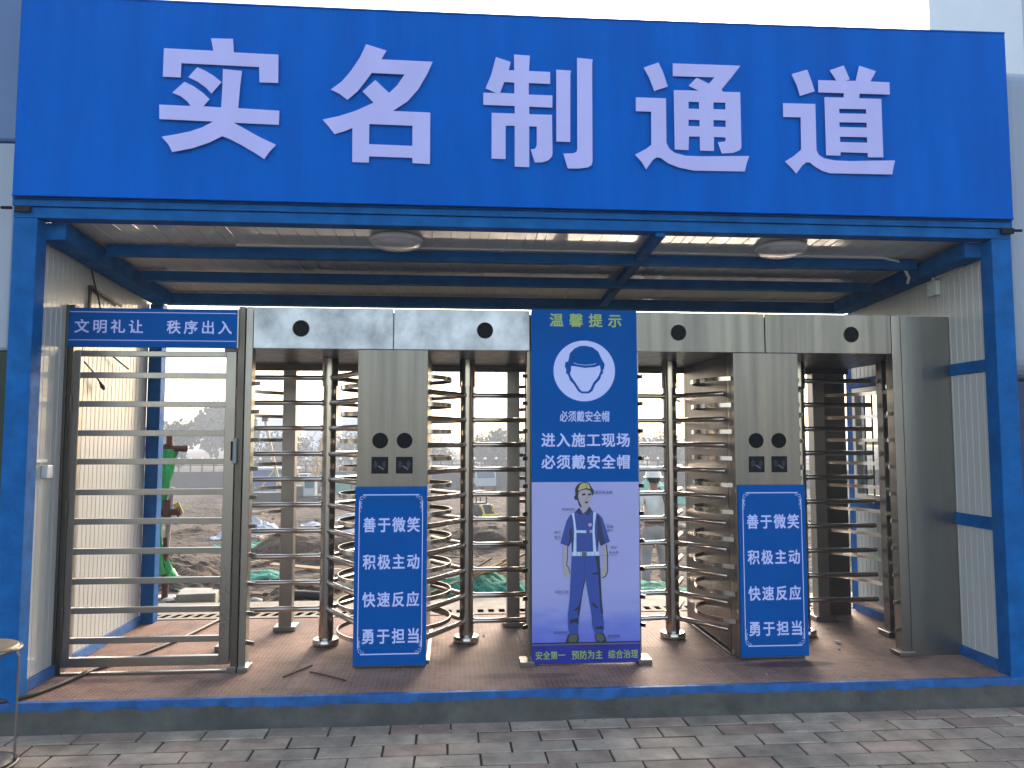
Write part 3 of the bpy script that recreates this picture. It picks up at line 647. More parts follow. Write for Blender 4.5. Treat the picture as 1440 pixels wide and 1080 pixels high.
# steel dividers and fillers --------------------------------------------------
t = thing('divider_frame', 'steel divider frame standing between the two turnstiles behind the poster', 'divider', (3.2035,DT,0))
for s in (-1,1):
    part('upright', MB().box(s*.358-.011,s*.358+.011,.022,.08,.03,2.0), 'steel', t, bevel=.002)
    part('base_plate', MB().box(s*.375-.045,s*.375+.045,-.05,.09,.0,.03), 'steel', t, bevel=.003)
part('sheet', MB().box(-.345,.345,.012,.020,.02,2.26), 'steel_dark', t)
tag(part('rear_divider_sheet', MB().box(-.27,.31,0,.02,0,2.0), 'steel_dark', loc=(3.20,1.635,0)), 'dull steel sheet closing the gap between the turnstiles at the back of the booth', 'divider')
t = thing('filler_panel', 'tall stainless sheet filling the gap between the right turnstile and the white wall', 'panel', (5.57,DT,0))
part('sheet', MB().box(-.188,.158,.004,.016,.0,2.258), 'steel_filler', t)
part('floor_angle', MB().box(-.20,.15,.017,.05,.0,.02), 'steel', t)
tag(part('rear_filler_panel', MB().box(-.155,.155,0,.02,.002,2.0), 'steel_dark', loc=(5.445,1.665,0)), 'dull steel sheet at the back of the far right lane meeting the white wall', 'panel')

# ================================================================== SIGNS
T = TITLE_DATA
bs = thing('banner_sign', 'huge blue cloth banner over the booth with five large pale characters', 'sign', (2.85,-.02,2.785))
# cloth: fine sheet with shallow tension folds
nxs, nzs = 120, 36; vs = []; fs = []
for j in range(nzs+1):
    for i in range(nxs+1):
        x = -.115 + 5.93*i/nxs; u = i/nxs; v = j/nzs
        top = 3.955 + .03*u - .012*sin(u*pi); z = 2.786 + (top-2.786)*v
        edge = min(1, 6*u, 6*(1-u)) * min(1, 5*v, 5*(1-v))
        y = -.045 + .011*edge*noise.noise(Vector((x*1.1, z*.9, 1.7))) + .006*edge*noise.noise(Vector((x*4.5, z*.6, 4.1)))*max(0,1-v*1.3)
        vs.append((x-2.85, y+.02, z-2.785))
fs = [(j*(nxs+1)+i, j*(nxs+1)+i+1, (j+1)*(nxs+1)+i+1, (j+1)*(nxs+1)+i) for j in range(nzs) for i in range(nxs)]
part('banner_cloth', MB().add(vs, fs), 'banner_blue', bs, smooth=True)
part('banner_side', MB().add([(-.115-2.85,-.027,0),(-.115-2.85,.14,0),(-.115-2.85,.14,1.17),(-.115-2.85,-.027,1.17)],[(0,1,2,3)]), 'banner_blue', bs)
part('banner_side', MB().add([(5.815-2.85,-.027,0),(5.815-2.85,.14,0),(5.815-2.85,.14,1.20),(5.815-2.85,-.027,1.20)],[(0,1,2,3)]), 'banner_blue', bs)
part('frame_tube', MB().box(-2.95,2.955,.0,.14,1.10,1.158).box(-2.95,2.955,.0,.14,.0,.05).box(-2.95,-2.90,.0,.14,.05,1.12).box(2.905,2.955,.0,.14,.05,1.12).box(-1.0,-.96,.0,.14,.05,1.12).box(.96,1.0,.0,.14,.05,1.12), 'blue_frame', bs)
part('hem', MB().tube([(-2.965,-.028,.004),(2.965,-.028,.004)],.006,8).tube([(-2.965+5.93*k/24,-.026,1.170+.03*k/24-.012*sin(k/24*pi)) for k in range(25)],.006,8), 'banner_blue', bs, smooth=True)
for k in ('shi','ming','zhi','tong','dao'):
    flat_poly(bs, [[(x/1000-2.85, z/1000-2.785) for x,z in P] for P in T[k]], -.043, 'banner_print', 'large_character')

def slogan(cx, label):
    t = thing('slogan_board', label, 'sign', (cx,DT-.014,.565), 'blue slogan boards on the turnstile housings')
    part('board', MB().box(-.226,.226,0,.012,-.545,.560), 'board_blue', t, bevel=.0015)
    y = -.0015; L = .196
    rect_print(t,-L+.02,L-.02,.505,.512,y,'print_white','border_line'); rect_print(t,-L+.015,L-.015,-.478,-.471,y,'print_white','border_line')
    rect_print(t,-L-.004,-L+.001,-.42,.40,y,'print_white','border_line'); rect_print(t,L-.001,L+.004,-.42,.40,y,'print_white','border_line')
    for sx in (-1,1):      # corner scrolls
        for sz,zc in ((1,.505),(-1,-.472)):
            b = MB()
            for (cx_,cz_,r,a0,a1,wd) in ((.012,.018,.012,20,330,.0045),(.004,.046,.010,-60,250,.004),(.006,.072,.009,-90,230,.0035),(.002,.098,.006,-90,180,.003),(.032,.010,.008,0,300,.0035)):
                pts = []
                for i in range(13):
                    a = radians(a0+(a1-a0)*i/12); rr = r*(1-.35*i/12); pts.append((sx*(L-cx_-rr*cos(a)*.9), zc-sz*(cz_-rr*sin(a))))
                for (p0,p1) in zip(pts,pts[1:]):
                    dd = Vector((p1[0]-p0[0],p1[1]-p0[1])); 
                    if dd.length < 1e-6: continue
                    nn = Vector((-dd.y,dd.x)).normalized()*wd/2; e = dd.normalized()*.001
                    b.add([(p0[0]-nn.x-e.x,y,p0[1]-nn.y-e.y),(p1[0]-nn.x+e.x,y,p1[1]-nn.y+e.y),(p1[0]+nn.x+e.x,y,p1[1]+nn.y+e.y),(p0[0]+nn.x-e.x,y,p0[1]+nn.y-e.y)],[(0,1,2,3)])
            b.add([(sx*(L+.002),y-.0002,zc-sz*.02),(sx*(L-.006),y-.0002,zc-sz*.05),(sx*(L+.001),y-.0002,zc-sz*.12),(sx*(L+.004),y-.0002,zc-sz*.10)],[(0,1,2,3)])
            part('corner_scroll', b, 'print_white', t)
    for txt,zc in (('善于微笑',.322),('积极主动',.092),('快速反应',-.140),('勇于担当',-.365)):
        lettering(t,txt,-.172,.180,zc-.047,zc+.047,y,'print_white',.020,1.22)
    return t
slogan(1.968, 'blue slogan board on the housing of the left turnstile, two loose rods before it')
slogan(4.444, 'blue slogan board on the housing of the right turnstile, dark stain at its foot')

# safety poster ---------------------------------------------------------------
ps = thing('safety_poster', 'tall blue and lilac safety poster with a helmet symbol and a drawn worker', 'poster', (3.2035,DT-.034,1.14))
part('backing', MB().box(-.3465,.3465,0,.012,-1.128,1.124), 'steel', ps, bevel=.0015)
OX, OZ = 3.2035, 1.14
def AU(x, y):     # drawing units of the artwork (column, row) -> board metres
    xl = 748-(y-437)*.002; xr = 893+(y-437)*.0112
    X = 2.857+(x-xl)/(xr-xl)*.693
    Z = 2.264-(y-437)/240*1.110 if y < 677 else 1.154-(y-677)/255*1.142
    return X-OX, Z-OZ
lay = [0]
def art(pts, m, name='printed_shape', lift=None, org=None):
    if org: pts = [(org[0]+a/org[2], org[1]+b_/org[2]) for a,b_ in pts]
    lay[0] += 1; y = -.0012 - .00012*lay[0] if lift is None else lift
    return flat_poly(ps, [[AU(*p) for p in pts]], y, m, name)
def artline(pts, wd, m, org=None, name='printed_line'):
    if org: pts = [(org[0]+a/org[2], org[1]+b_/org[2]) for a,b_ in pts]
    lay[0] += 1; y = -.0012-.00012*lay[0]; P = [Vector(AU(*p)) for p in pts]; b = MB()
    for p0,p1 in zip(P,P[1:]):
        dd = p1-p0; nn = Vector((-dd.y,dd.x)).normalized()*wd/2; e = dd.normalized()*wd*.3
        b.add([(v.x,y,v.y) for v in (p0-nn-e,p1-nn+e,p1+nn+e,p0+nn-e)],[(0,1,2,3)])
    return part(name, b, m, ps)
def arttext(txt, x0, x1, y0, y1, m, bold=.018, sp=1.0):
    lay[0] += 1; a = AU(x0,y1); c = AU(x1,y0)
    lettering(ps, txt, a[0], c[0], a[1], c[1], -.0022-.00012*lay[0], m, bold, sp)
art([(748,437),(893,437),(896,678),(747.6,678)], 'board_blue', 'blue_field')
art([(747.6,678),(896,678),(898,905),(747.2,905)], 'poster_lilac', 'picture_field')
art([(747,902.5),(898,902.5),(898.4,904.5),(747,904.5)], 'p_navy', 'printed_line')
art([(747.1,906.5),(898,906.5),(898.4,932),(747,932)], 'poster_navy', 'slogan_band')
arttext('温馨提示',773,872,442,461,'print_yellow',.020,1.75)
A_ = (640,400,3.6)
circ = [(650+153*cos(i*pi/24),443+154*sin(i*pi/24)) for i in range(48)]
art(circ,'print_white','symbol_disc',org=A_)
art([(570,395),(578,355),(600,330),(628,317),(655,315),(690,322),(720,345),(738,385),(752,408),(748,432),(742,440),(744,455),(735,462),(728,485),(705,510),(690,545),(672,557),(635,557),(618,545),(600,515),(578,490),(568,462),(558,455),(560,438),(553,420),(556,400)],'board_blue','symbol_head',org=A_)
art([(585,418),(605,420),(650,428),(700,424),(728,414),(732,440),(724,462),(716,478),(695,503),(680,535),(668,547),(638,547),(626,535),(606,503),(588,478),(578,458),(584,440)],'print_white','symbol_face',org=A_)
artline([(598,403),(615,409),(650,414),(690,411),(708,406)],.0035,'print_white',org=A_)
arttext('必须戴安全帽',786.5,855,579,594.5,'print_white',.014,1.0)
arttext('进入施工现场',761,883.5,610,629.5,'print_white',.020,1.12)
arttext('必须戴安全帽',761,883.5,640,660,'print_white',.020,1.12)
arttext('安全第一',752,793,914,925.5,'print_yellow',.010,1.02)
arttext('预防为主',802,845,914,926,'print_yellow',.010,1.02)
arttext('综合治理',853,895,914,926,'print_yellow',.010,1.02)
# the drawn worker
A9 = (760,670,9.0); B6 = (760,760,6.75)
art([(425,165),(440,125),(475,90),(530,70),(575,72),(610,95),(632,140),(665,185),(660,225),(640,245),(620,200),(560,170),(500,185),(470,215),(465,260),(470,300),(500,370),(520,395),(500,410),(475,370),(455,305),(420,295),(412,265),(430,235)],'p_navy','worker_helmet_shade',org=A9)
art([(480,430),(500,385),(545,395),(585,380),(590,420),(545,490),(512,480)],'p_skin','worker_neck',org=A9)
art([(468,210),(500,180),(560,168),(610,180),(630,215),(628,290),(610,350),(580,390),(545,392),(510,370),(482,330),(466,270)],'p_skin','worker_face',org=A9)
art([(466,160),(490,105),(530,80),(575,85),(605,115),(618,160),(560,150),(500,168),(470,190)],'p_helmet','worker_helmet',org=A9)
artline([(545,80),(568,120),(572,150)],.002,'p_navy',org=A9)
art([(510,222),(555,215),(556,240),(515,246)],'p_navy','worker_eye',org=A9)
art([(585,222),(625,215),(628,240),(590,246)],'p_navy','worker_eye',org=A9)
art([(540,328),(570,318),(596,326),(568,350)],'p_navy','worker_mouth',org=A9)
artline([(572,240),(582,280),(568,296)],.0015,'p_navy',org=A9)
# arms
art([(205,50),(250,60),(252,150),(240,215),(255,260),(270,300),(268,345),(245,362),(215,335),(205,250)],'p_skin','worker_arm',org=B6)
artline([(248,60),(247,160),(237,235),(258,262),(264,310)],.005,'p_navy',org=B6)
art([(565,55),(612,50),(622,180),(628,250),(622,330),(595,360),(560,352),(570,270),(590,240),(575,160)],'p_skin','worker_arm',org=B6)
artline([(612,50),(622,150),(622,300),(600,350),(575,360)],.006,'p_navy',org=B6)
# shirt
art([(420,455),(470,405),(500,430),(520,475),(560,450),(600,385),(650,450),(720,480),(770,540),(800,640),(860,835),(745,890),(712,800),(705,965),(385,965),(380,830),(345,890),(240,850),(275,720),(320,560),(365,490)],'p_shirt','worker_shirt',org=A9)
art([(690,490),(735,520),(765,700),(800,850),(745,885),(720,800),(705,960),(690,960),(700,700)],'p_shirt_dark','worker_shirt_fold',org=A9)
art([(345,880),(380,800),(384,960),(400,960),(400,760),(375,640),(352,700),(360,800),(330,880)],'p_shirt_dark','worker_shirt_fold',org=A9)
art([(430,450),(478,400),(520,470),(500,500)],'p_shirt_dark','worker_collar',org=A9)
art([(605,385),(640,440),(580,505),(545,470)],'p_shirt_dark','worker_collar',org=A9)
# trousers
art([(285,152),(548,152),(556,330),(566,560),(578,700),(590,830),(575,880),(505,885),(478,820),(470,700),(440,520),(412,360),(378,520),(358,700),(345,820),(345,885),(262,885),(250,820),(248,700),(265,560),(275,360)],'p_trouser','worker_trousers',org=B6)
art([(505,152),(545,152),(556,330),(566,560),(580,700),(560,690),(548,560),(535,330),(520,230)],'p_navy','worker_trouser_fold',org=B6)
art([(405,360),(395,420),(378,520),(355,600),(340,700),(355,720),(378,560),(392,480),(412,380)],'p_navy','worker_trouser_fold',org=B6)
art([(295,672),(350,620),(370,590),(362,650),(330,665)],'p_navy','worker_trouser_fold',org=B6)
art([(468,590),(500,605),(532,640),(525,650),(490,630)],'p_navy','worker_trouser_fold',org=B6)
art([(265,750),(345,735),(350,790),(300,775),(270,800)],'p_navy','worker_trouser_fold',org=B6)
art([(505,825),(570,812),(580,850),(545,838),(510,845)],'p_navy','worker_trouser_fold',org=B6)
art([(475,315),(545,308),(545,328),(480,328)],'p_navy','worker_pocket',org=B6)
artline([(403,190),(408,350)],.0012,'p_navy',org=B6)
# harness and belt
art([(380,470),(412,458),(425,560),(440,690),(440,960),(400,960),(412,700),(400,560)],'p_belt','harness_strap',org=A9)
art([(650,455),(690,465),(672,600),(668,720),(690,960),(650,960),(640,700),(648,600)],'p_belt','harness_strap',org=A9)
art([(440,685),(562,688),(562,722),(440,718)],'p_belt','harness_strap',org=A9)
art([(605,684),(640,684),(640,718),(605,718)],'p_badge','harness_clip',org=A9)
art([(585,610),(605,594),(630,600),(636,622),(618,642),(592,638)],'p_badge','chest_badge',org=A9)
art([(292,112),(540,112),(545,150),(292,150)],'p_belt','belt',org=B6)
art([(380,114),(425,114),(425,156),(380,156)],'p_shoe','belt_buckle',org=B6)
for x in (335,368,432,458,500): artline([(x,114),(x,150)],.0018,'p_line',org=B6)
# shoes
art([(255,885),(345,885),(350,930),(340,968),(250,972),(228,960),(240,920)],'p_navy','worker_shoe',org=B6)
art([(268,890),(335,890),(335,930),(325,955),(262,960),(252,930)],'p_shoe','worker_shoe',org=B6)
art([(500,890),(585,880),(605,930),(608,965),(560,975),(510,950)],'p_navy','worker_shoe',org=B6)
art([(510,892),(572,890),(592,940),(560,962),(515,940)],'p_shoe','worker_shoe',org=B6)
# call-outs (too small to read in full): short captions with pointer lines
for pts in ([(690,178),(760,178)],[(350,455),(412,455)],[(640,615),(870,612)],[(165,798),(480,795)]): artline(pts,.0012,'p_line',org=A9)
for pts in ([(540,150),(715,150)],[(162,508),(258,508)],[(172,892),(262,892)],[(610,932),(730,930)]): artline(pts,.0012,'p_line',org=B6)
for txt,x0,x1,y0,y1 in (('戴好安全帽',835,858.5,690.5,695),('系好领扣',788.5,806.5,714.5,718.5),('戴好',778.5,787,747,750.5),('胸卡',778.5,787,753.5,757.5),('佩戴',851,860,739.5,743.5),('胸卡',851,860,744.8,748.6),
        ('系好',856.5,865,769,773),('安全带',854.5,867.5,776,780),('穿好工装',779.5,797.5,830,834),('系好鞋带',777.5,795.5,886.5,890.5),('穿绝缘鞋',852,869,892.5,896.5)):
    arttext(txt,x0,x1,y0,y1,'p_line',.0,1.1)

# ================================================================== BEHIND THE BOOTH
# --- person -----------------------------------------------------------------
def skin(name, verts, edges, radii, m, parent, sub=2, root=0):
    me = bpy.data.meshes.new(name); me.from_pydata(verts, edges, []); me.materials.append(M[m])
    o = bpy.data.objects.new(name, me); COL.objects.link(o); o.parent = parent
    o.modifiers.new('skin','SKIN'); 
    for i, r in enumerate(radii):
        sv = me.skin_vertices[0].data[i]; sv.radius = (r,r) if not isinstance(r, tuple) else r
        sv.use_root = (i == root)
    s_ = o.modifiers.new('subdivision','SUBSURF'); s_.levels = sub; s_.render_levels = sub
    dg = bpy.context.evaluated_depsgraph_get(); dg.update()
    bm_ = bpy.data.meshes.new_from_object(o.evaluated_get(dg))
    o.modifiers.clear(); o.data = bm_; bm_.name = name; bm_.shade_smooth(); bpy.data.meshes.remove(me)
    if len(bm_.materials) == 0: bm_.materials.append(M[m])
    return o
p = thing('person', 'person in white shirt and grey blue trousers with a white helmet, seen from behind', 'person', (5.40,7.0,-.80), rz=radians(6))
V = [(0,0,.95),(0,.0,1.13),(0,.01,1.33),(0,.0,1.46),(0,.015,1.53),(0,.02,1.62),(0,.02,1.70)]
R_ = [(.15,.11),(.14,.105),(.17,.12),(.065,.06),(.058,.056),(.082,.098),(.075,.09)]
Ed = [(0,1),(1,2),(2,3),(3,4),(4,5),(5,6)]
def limb(start, pts, rs):
    prev = start
    for q, r in zip(pts, rs):
        V.append(q); R_.append(r); Ed.append((prev, len(V)-1)); prev = len(V)-1
    return prev
for s in (-1,1):
    w_ = limb(2, [(s*.17,0,1.40),(s*.235,-.01,1.27),(s*.275,-.02,1.11),(s*.285,.03,.98),(s*.285,.07,.86)], [.066,.052,.042,.036,.027])
    hnd = limb(w_, [(s*.284,.085,.80)], [(.028,.018)])
    for k, (dy, ln) in enumerate(((-.028,.060),(-.010,.072),(.010,.076),(.028,.066))):
        limb(hnd, [(s*.282,.087+dy,.765),(s*.275,.092+dy,.765-ln*.55),(s*.262,.098+dy,.765-ln)], [.009,.0085,.0075])
    limb(w_, [(s*.268,.115,.815),(s*.262,.128,.785),(s*.258,.132,.765)], [.011,.010,.008])
    limb(0, [(s*.095,0,.86),(s*.125,.02,.50),(s*.145,-.02,.10),(s*.155,.06,.045),(s*.16,.13,.035)], [.105,.062,.042,.038,.030])
skin('body', V, Ed, R_, 'skin', p, 2)
V = [(0,0,.98),(0,.0,1.13),(0,.01,1.33),(0,.0,1.44)]; R_ = [(.172,.132),(.165,.13),(.19,.138),(.085,.075)]; Ed = [(0,1),(1,2),(2,3)]
for s in (-1,1): limb(2, [(s*.18,0,1.395),(s*.245,-.01,1.27),(s*.282,-.02,1.12)], [.082,.073,.068])
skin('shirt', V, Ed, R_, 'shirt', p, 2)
V = [(0,0,1.0),(0,0,.92)]; R_ = [(.165,.125),(.17,.13)]; Ed = [(0,1)]
for s in (-1,1): limb(1, [(s*.10,0,.82),(s*.128,.02,.50),(s*.146,-.015,.22),(s*.15,-.02,.09)], [.115,.085,.075,.078])
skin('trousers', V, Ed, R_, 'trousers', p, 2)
part('belt', MB().tube([(.168*cos(a*pi/12),.130*sin(a*pi/12),.995) for a in range(24)],.014,6,True), 'p_navy', p, smooth=True)
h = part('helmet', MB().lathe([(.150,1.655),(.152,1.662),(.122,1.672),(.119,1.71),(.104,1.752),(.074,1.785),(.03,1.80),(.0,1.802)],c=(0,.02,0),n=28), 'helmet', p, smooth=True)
part('ridge', MB().tube([(0,.02+.105*cos(a),1.70+.108*sin(a)) for a in [radians(v) for v in range(20,165,12)]],.008,6), 'helmet', h, smooth=True)
part('hair', MB().lathe([(.0,1.57),(.070,1.575),(.088,1.61),(.092,1.66),(.0,1.665)],c=(0,-.005,0),n=18), 'hair', p, smooth=True)
hd = MB()
for s in (-1,1): hd.lathe([(.0,-.012),(.022,-.008),(.026,.0),(.018,.010),(.0,.012)],c=(s*.088,.015,1.625),n=10,axis='y')
part('ear', hd, 'skin', p, smooth=True)
f = MB(); 
part('nose', MB().tube([(0,.118,1.645),(0,.135,1.615),(0,.118,1.602)],[.010,.015,.010],8), 'skin', p, smooth=True)
for s in (-1,1): part('eye', MB().lathe([(.0,-.006),(.011,0),(.0,.006)],c=(s*.032,.108,1.645),n=8,axis='y'), 'p_belt', p)
part('mouth', MB().box(-.022,.022,.100,.112,1.578,1.586), 'red_paint', p)
for s in (-1,1):
    part('shoe', MB().lathe([(.0,-.15),(.035,-.145),(.048,-.08),(.042,.0),(.048,.07),(.044,.11),(.0,.12)],n=14,axis='y').mesh and MB().tube([(s*.15,-.085,.045),(s*.15,-.06,.05),(s*.152,.02,.05),(s*.158,.12,.04),(s*.16,.19,.032)],[.03,.045,.047,.045,.022],14), 'shoe', p, smooth=True)
    part('sole', MB().box(s*.155-.045,s*.155+.045,-.11,.20,-.004,.018), 'sole', p, bevel=.008)
part('shoulder_strap', MB().tube([(.09,-.115,1.41),(.12,-.145,1.25),(.15,-.15,1.08),(.18,-.13,.98),(.20,-.09,.92)],.013,6).tube([(.09,-.115,1.41),(.085,.0,1.50),(.05,.11,1.40)],.012,6), 'hair', p, smooth=True)
part('work_glove', MB().tube([(-.27,.09,.78),(-.268,.09,.70),(-.262,.085,.62)],[.022,.038,.026],8), 'p_shoe', p, smooth=True)

# --- red pipe stand wrapped in green film ------------------------------------
t = thing('pipe_stand', 'dark red pipe stand with valves and green film just outside the left rear post', 'pipe stand', (-.40,3.3,-.14))
part('riser', MB().tube([(0,0,.0),(0,0,.62)],.030,14), 'red_paint', t, smooth=True)
part('faded_section', MB().tube([(.005,0,.50),(.02,0,.86),(.04,0,1.10)],.026,14), 'pink_paint', t, smooth=True)
part('lower_valve', MB().tube([(-.05,0,.86),(.13,.0,.86)],.034,14).tube([(0,0,.80),(0,0,.98)],.042,14).tube([(.10,0,.86),(.115,0,.86)],.048,14), 'red_paint', t, smooth=True)
part('cross_pipe', MB().tube([(-.22,0,1.475),(.165,0,1.475)],.030,14).tube([(.13,0,1.475),(.165,0,1.475)],.034,14), 'red_paint', t, smooth=True)
part('top_stub', MB().tube([(0,0,1.49),(0,0,1.60)],.030,14).tube([(-.01,0,1.50),(-.01,0,1.52)],.045,14), 'red_paint', t, smooth=True)
b = MB(); n = 40; vs = []; fs = []
for i in range(n+1):        # crumpled film hanging as a tapering tube
    z = 1.47 - 1.20*i/n; w_ = .072 - .04*min(1,i/22) + .04*max(0,(i-26)/14)
    for j in range(40):
        a = 2*pi*j/40; rr = w_*(1+.25*noise.noise(Vector((i*.25,cos(a)*1.5,sin(a)*1.5)))+.22*sin(a*5+i*.12)+.10*sin(a*9-i*.2))
        vs.append((-.01-.075*min(1,i/26)+.0*i+rr*cos(a)+(.10*max(0,(i-30)/10)), rr*.6*sin(a), z))
fs = [(i*40+j, i*40+(j+1)%40, (i+1)*40+(j+1)%40, (i+1)*40+j) for i in range(n) for j in range(40)]
part('film_wrap', b.add(vs, fs).tube([(.03,0,.27),(.10,.01,.21),(.17,.0,.215),(.19,0,.23)],[.07,.045,.03,.02],10), 'green_film', t, smooth=True)
part('foot_valve', MB().tube([(-.06,0,.22),(.20,0,.22)],.028,12).tube([(0,0,.16),(0,0,.28)],.036,12), 'red_paint', t, smooth=True)
tag(part('warning_tag', MB().box(-.03,.03,-.004,.004,-.06,.06), 'yellow', loc=(-.30,3.31,.75), rot=(0,radians(-25),0)), 'small yellow paper tag fixed to the lower red valve', 'tag')
tag(part('striped_pole', MB().tube([(-.62,2.72,-.03),(-.45,3.05,.04)],.045,12), 'pink_paint', smooth=True), 'fallen faded white pole lying beside the foot of the red pipe stand', 'pole')
tag(part('red_sleeve', MB().tube([(-.56,2.84,-.002),(-.52,2.91,.012)],.047,12), 'red_paint', smooth=True), 'dark red sleeve on the fallen white pole', 'sleeve')

def rock(name, lab, x, y, z, r, m, cat, sq=(1,1,.6), group=None, seed=0, nn=12):
    b = MB(); vs = []; fs = []
    for i in range(nn//2+1):
        th = pi*i/(nn//2)
        for j in range(nn):
            a = 2*pi*j/nn; dv = Vector((sin(th)*cos(a), sin(th)*sin(a), cos(th)))
            k = r*(1+.30*noise.noise(dv*1.7+Vector((seed*3.1,0,0)))+.12*noise.noise(dv*4+Vector((seed,5,0))))
            vs.append((dv.x*k*sq[0], dv.y*k*sq[1], dv.z*k*sq[2]))
    for i in range(nn//2):
        for j in range(nn): fs.append((i*nn+j, i*nn+(j+1)%nn, (i+1)*nn+(j+1)%nn, (i+1)*nn+j))
    o = part(name, b.add(vs, fs), m, loc=(x,y,z), smooth=True); tag(o, lab, cat, group); return o
tag(part('concrete_block', MB().box(-.17,.17,-.10,.10,-.07,.07), 'block', loc=(.02,2.95,-.05), rot=(0,0,radians(8)), bevel=.008), 'pale rectangular concrete block behind the slotted strip near the gate', 'block')
tag(part('concrete_block', MB().box(-.14,.14,-.08,.08,-.05,.05), 'block', loc=(-.13,3.35,-.08), rot=(0,0,radians(-6)), bevel=.008), 'smaller darker concrete block behind the pale block near the red pipe stand', 'block')
rock('stone', 'rounded grey stone between the fallen pole and the concrete blocks', -.24, 2.95, -.07, .07, 'block', 'stone', seed=2)
tag(part('blue_hose', MB().tube(smooth_path([(-.3,4.2,gh(-.3,4.2)+.03),(.1,4.35,gh(.1,4.35)+.05),(.5,4.3,gh(.5,4.3)+.03),(.9,4.5,gh(.9,4.5)+.05),(1.3,4.4,gh(1.3,4.4)+.03)]),.016,8), 'blue_hose', smooth=True), 'thin blue hose snaking over the earth behind the gate', 'hose')
tag(part('black_pipe', MB().tube([(.80,3.25,-.085),(.95,3.28,-.09),(1.10,3.25,-.10)],[.055,.045,.05],12), 'black_cable', smooth=True), 'short black pipe lying on the earth behind the left turnstile', 'pipe')
tag(part('wooden_plank', MB().box(-.24,.24,-.05,.05,-.012,.012), 'timber', loc=(1.38,3.6,-.12), rot=(radians(12),radians(-14),radians(35)), bevel=.003), 'weathered plank leaning on the mud right of the black pipe', 'plank')
tag(part('wooden_plank', MB().box(-.5,.5,-.06,.06,-.015,.015), 'timber', loc=(.95,6.0,gh(.95,6.0)+.05), rot=(0,radians(3),radians(-12)), bevel=.003), 'long plank lying flat on the earth behind the left turnstile', 'plank')
tag(part('marker_stick', MB().tube([(.56,4.6,gh(.56,4.6)-.05),(.46,4.62,gh(.46,4.6)+.62)],.010,6), 'pink_paint'), 'thin pale marker stick stuck upright in the mud', 'stick')
tag(part('bottle', MB().lathe([(.0,0),(.06,0),(.06,.26),(.03,.33),(.03,.38),(.0,.385)],n=14), 'machine_dark', loc=(3.95,11,gh(3.95,11)), smooth=True), 'dark bottle shaped drum standing on the earth beyond the right lane', 'drum')
# clods of earth: uncountable
b = MB(); rr = random.Random(5)
for _ in range(2600):
    y = 2.7 + 26*rr.random()**2; x = 1.5 + (4+y*.62)*rr.uniform(-1,1)
    if abs(x-5.4) < .5 and abs(y-7) < .6: continue
    z = gh(x,y); r = (.018 + .05*rr.random()**3)*(1+y*.06); c = (x,y,z); vs = []
    for sx,sy,sz in ((1,0,0),(-1,0,0),(0,1,0),(0,-1,0),(0,0,1),(0,0,-1)):
        vs.append((c[0]+sx*r*rr.uniform(.6,1.5), c[1]+sy*r*rr.uniform(.6,1.5), c[2]+sz*r*rr.uniform(.3,.9)))
    b.add(vs, [(0,2,4),(2,1,4),(1,3,4),(3,0,4),(2,0,5),(1,2,5),(3,1,5),(0,3,5)])
o = part('earth_clods', b, mat('earth_clod', (.16,.11,.07), .95, 0, var=(1.2,.6), bump=(20,.01))); o['kind'] = 'stuff'

# --- crumpled nets and tarps --------------------------------------------------
def drape(name, lab, cat, x, y, wx, wy, h, m, seed, group=None, zoff=0, fold=1.):
    n = 44; vs = []; fs = []
    for j in range(n+1):
        for i in range(n+1):
            u = i/n*2-1; v = j/n*2-1; rad = math.sqrt(u*u+v*v)
            px = wx*u*(1+.15*noise.noise(Vector((u*2,v*2,seed)))); py = wy*v*(1+.15*noise.noise(Vector((u*2,v*2,seed+9))))
            e = max(0, 1-rad**2.2)
            z = h*e*(.75+.5*noise.noise(Vector((u*1.5,v*1.5,seed+3)))) + fold*.10*h*noise.noise(Vector((u*4+v*2,v*5,seed)))*(.3+e) + fold*.05*h*noise.noise(Vector((u*13,v*9,seed+7)))
            vs.append((px, py, gh(x+px,y+py)-gh(x,y)+z+.01+zoff))
    fs = [(j*(n+1)+i, j*(n+1)+i+1, (j+1)*(n+1)+i+1, (j+1)*(n+1)+i) for j in range(n) for i in range(n)]
    o = part(name, MB().add(vs, fs), m, loc=(x,y,gh(x,y)), smooth=True); tag(o, lab, cat, group); return o
drape('dust_net','heap of green dust netting with timbers just behind the left turnstile','netting',2.62,3.15,.62,.42,.30,'net_green',1,fold=1.6)
drape('dust_net','green netting spread on the ground around the feet of the person','netting',5.35,6.0,1.5,.45,.08,'net_green',4,fold=2.5)
drape('dust_net','green netting bundle in front of the person near the slotted strip','netting',4.55,3.6,.75,.5,.16,'net_green',6,fold=2)
drape('dust_net','low green net patch on the earth in line with the gate','netting',-2.55,13.5,.55,.5,.16,'net_green',8,fold=2)
drape('dust_net','small green net scrap on the earth behind the left lane','netting',-.75,8.8,.35,.35,.10,'net_green',12,fold=2)
drape('dust_net','small green net covered mound far behind the person','netting',14.5,40,1.9,2.5,1.5,'net_far',15)
drape('tarp','white tarpaulin heap beyond the left end of the left lane','tarpaulin',-2.6,15.5,.85,.6,.55,'tarp_white',20)
drape('tarp','low white tarpaulin lying behind the left rotor column','tarpaulin',-.9,17.5,.9,.5,.22,'tarp_white',22)
drape('tarp','far white tarpaulin patch above the low one behind the left rotor','tarpaulin',-1.2,24,.8,.6,.30,'tarp_white',25)
b = MB(); rr = random.Random(9)
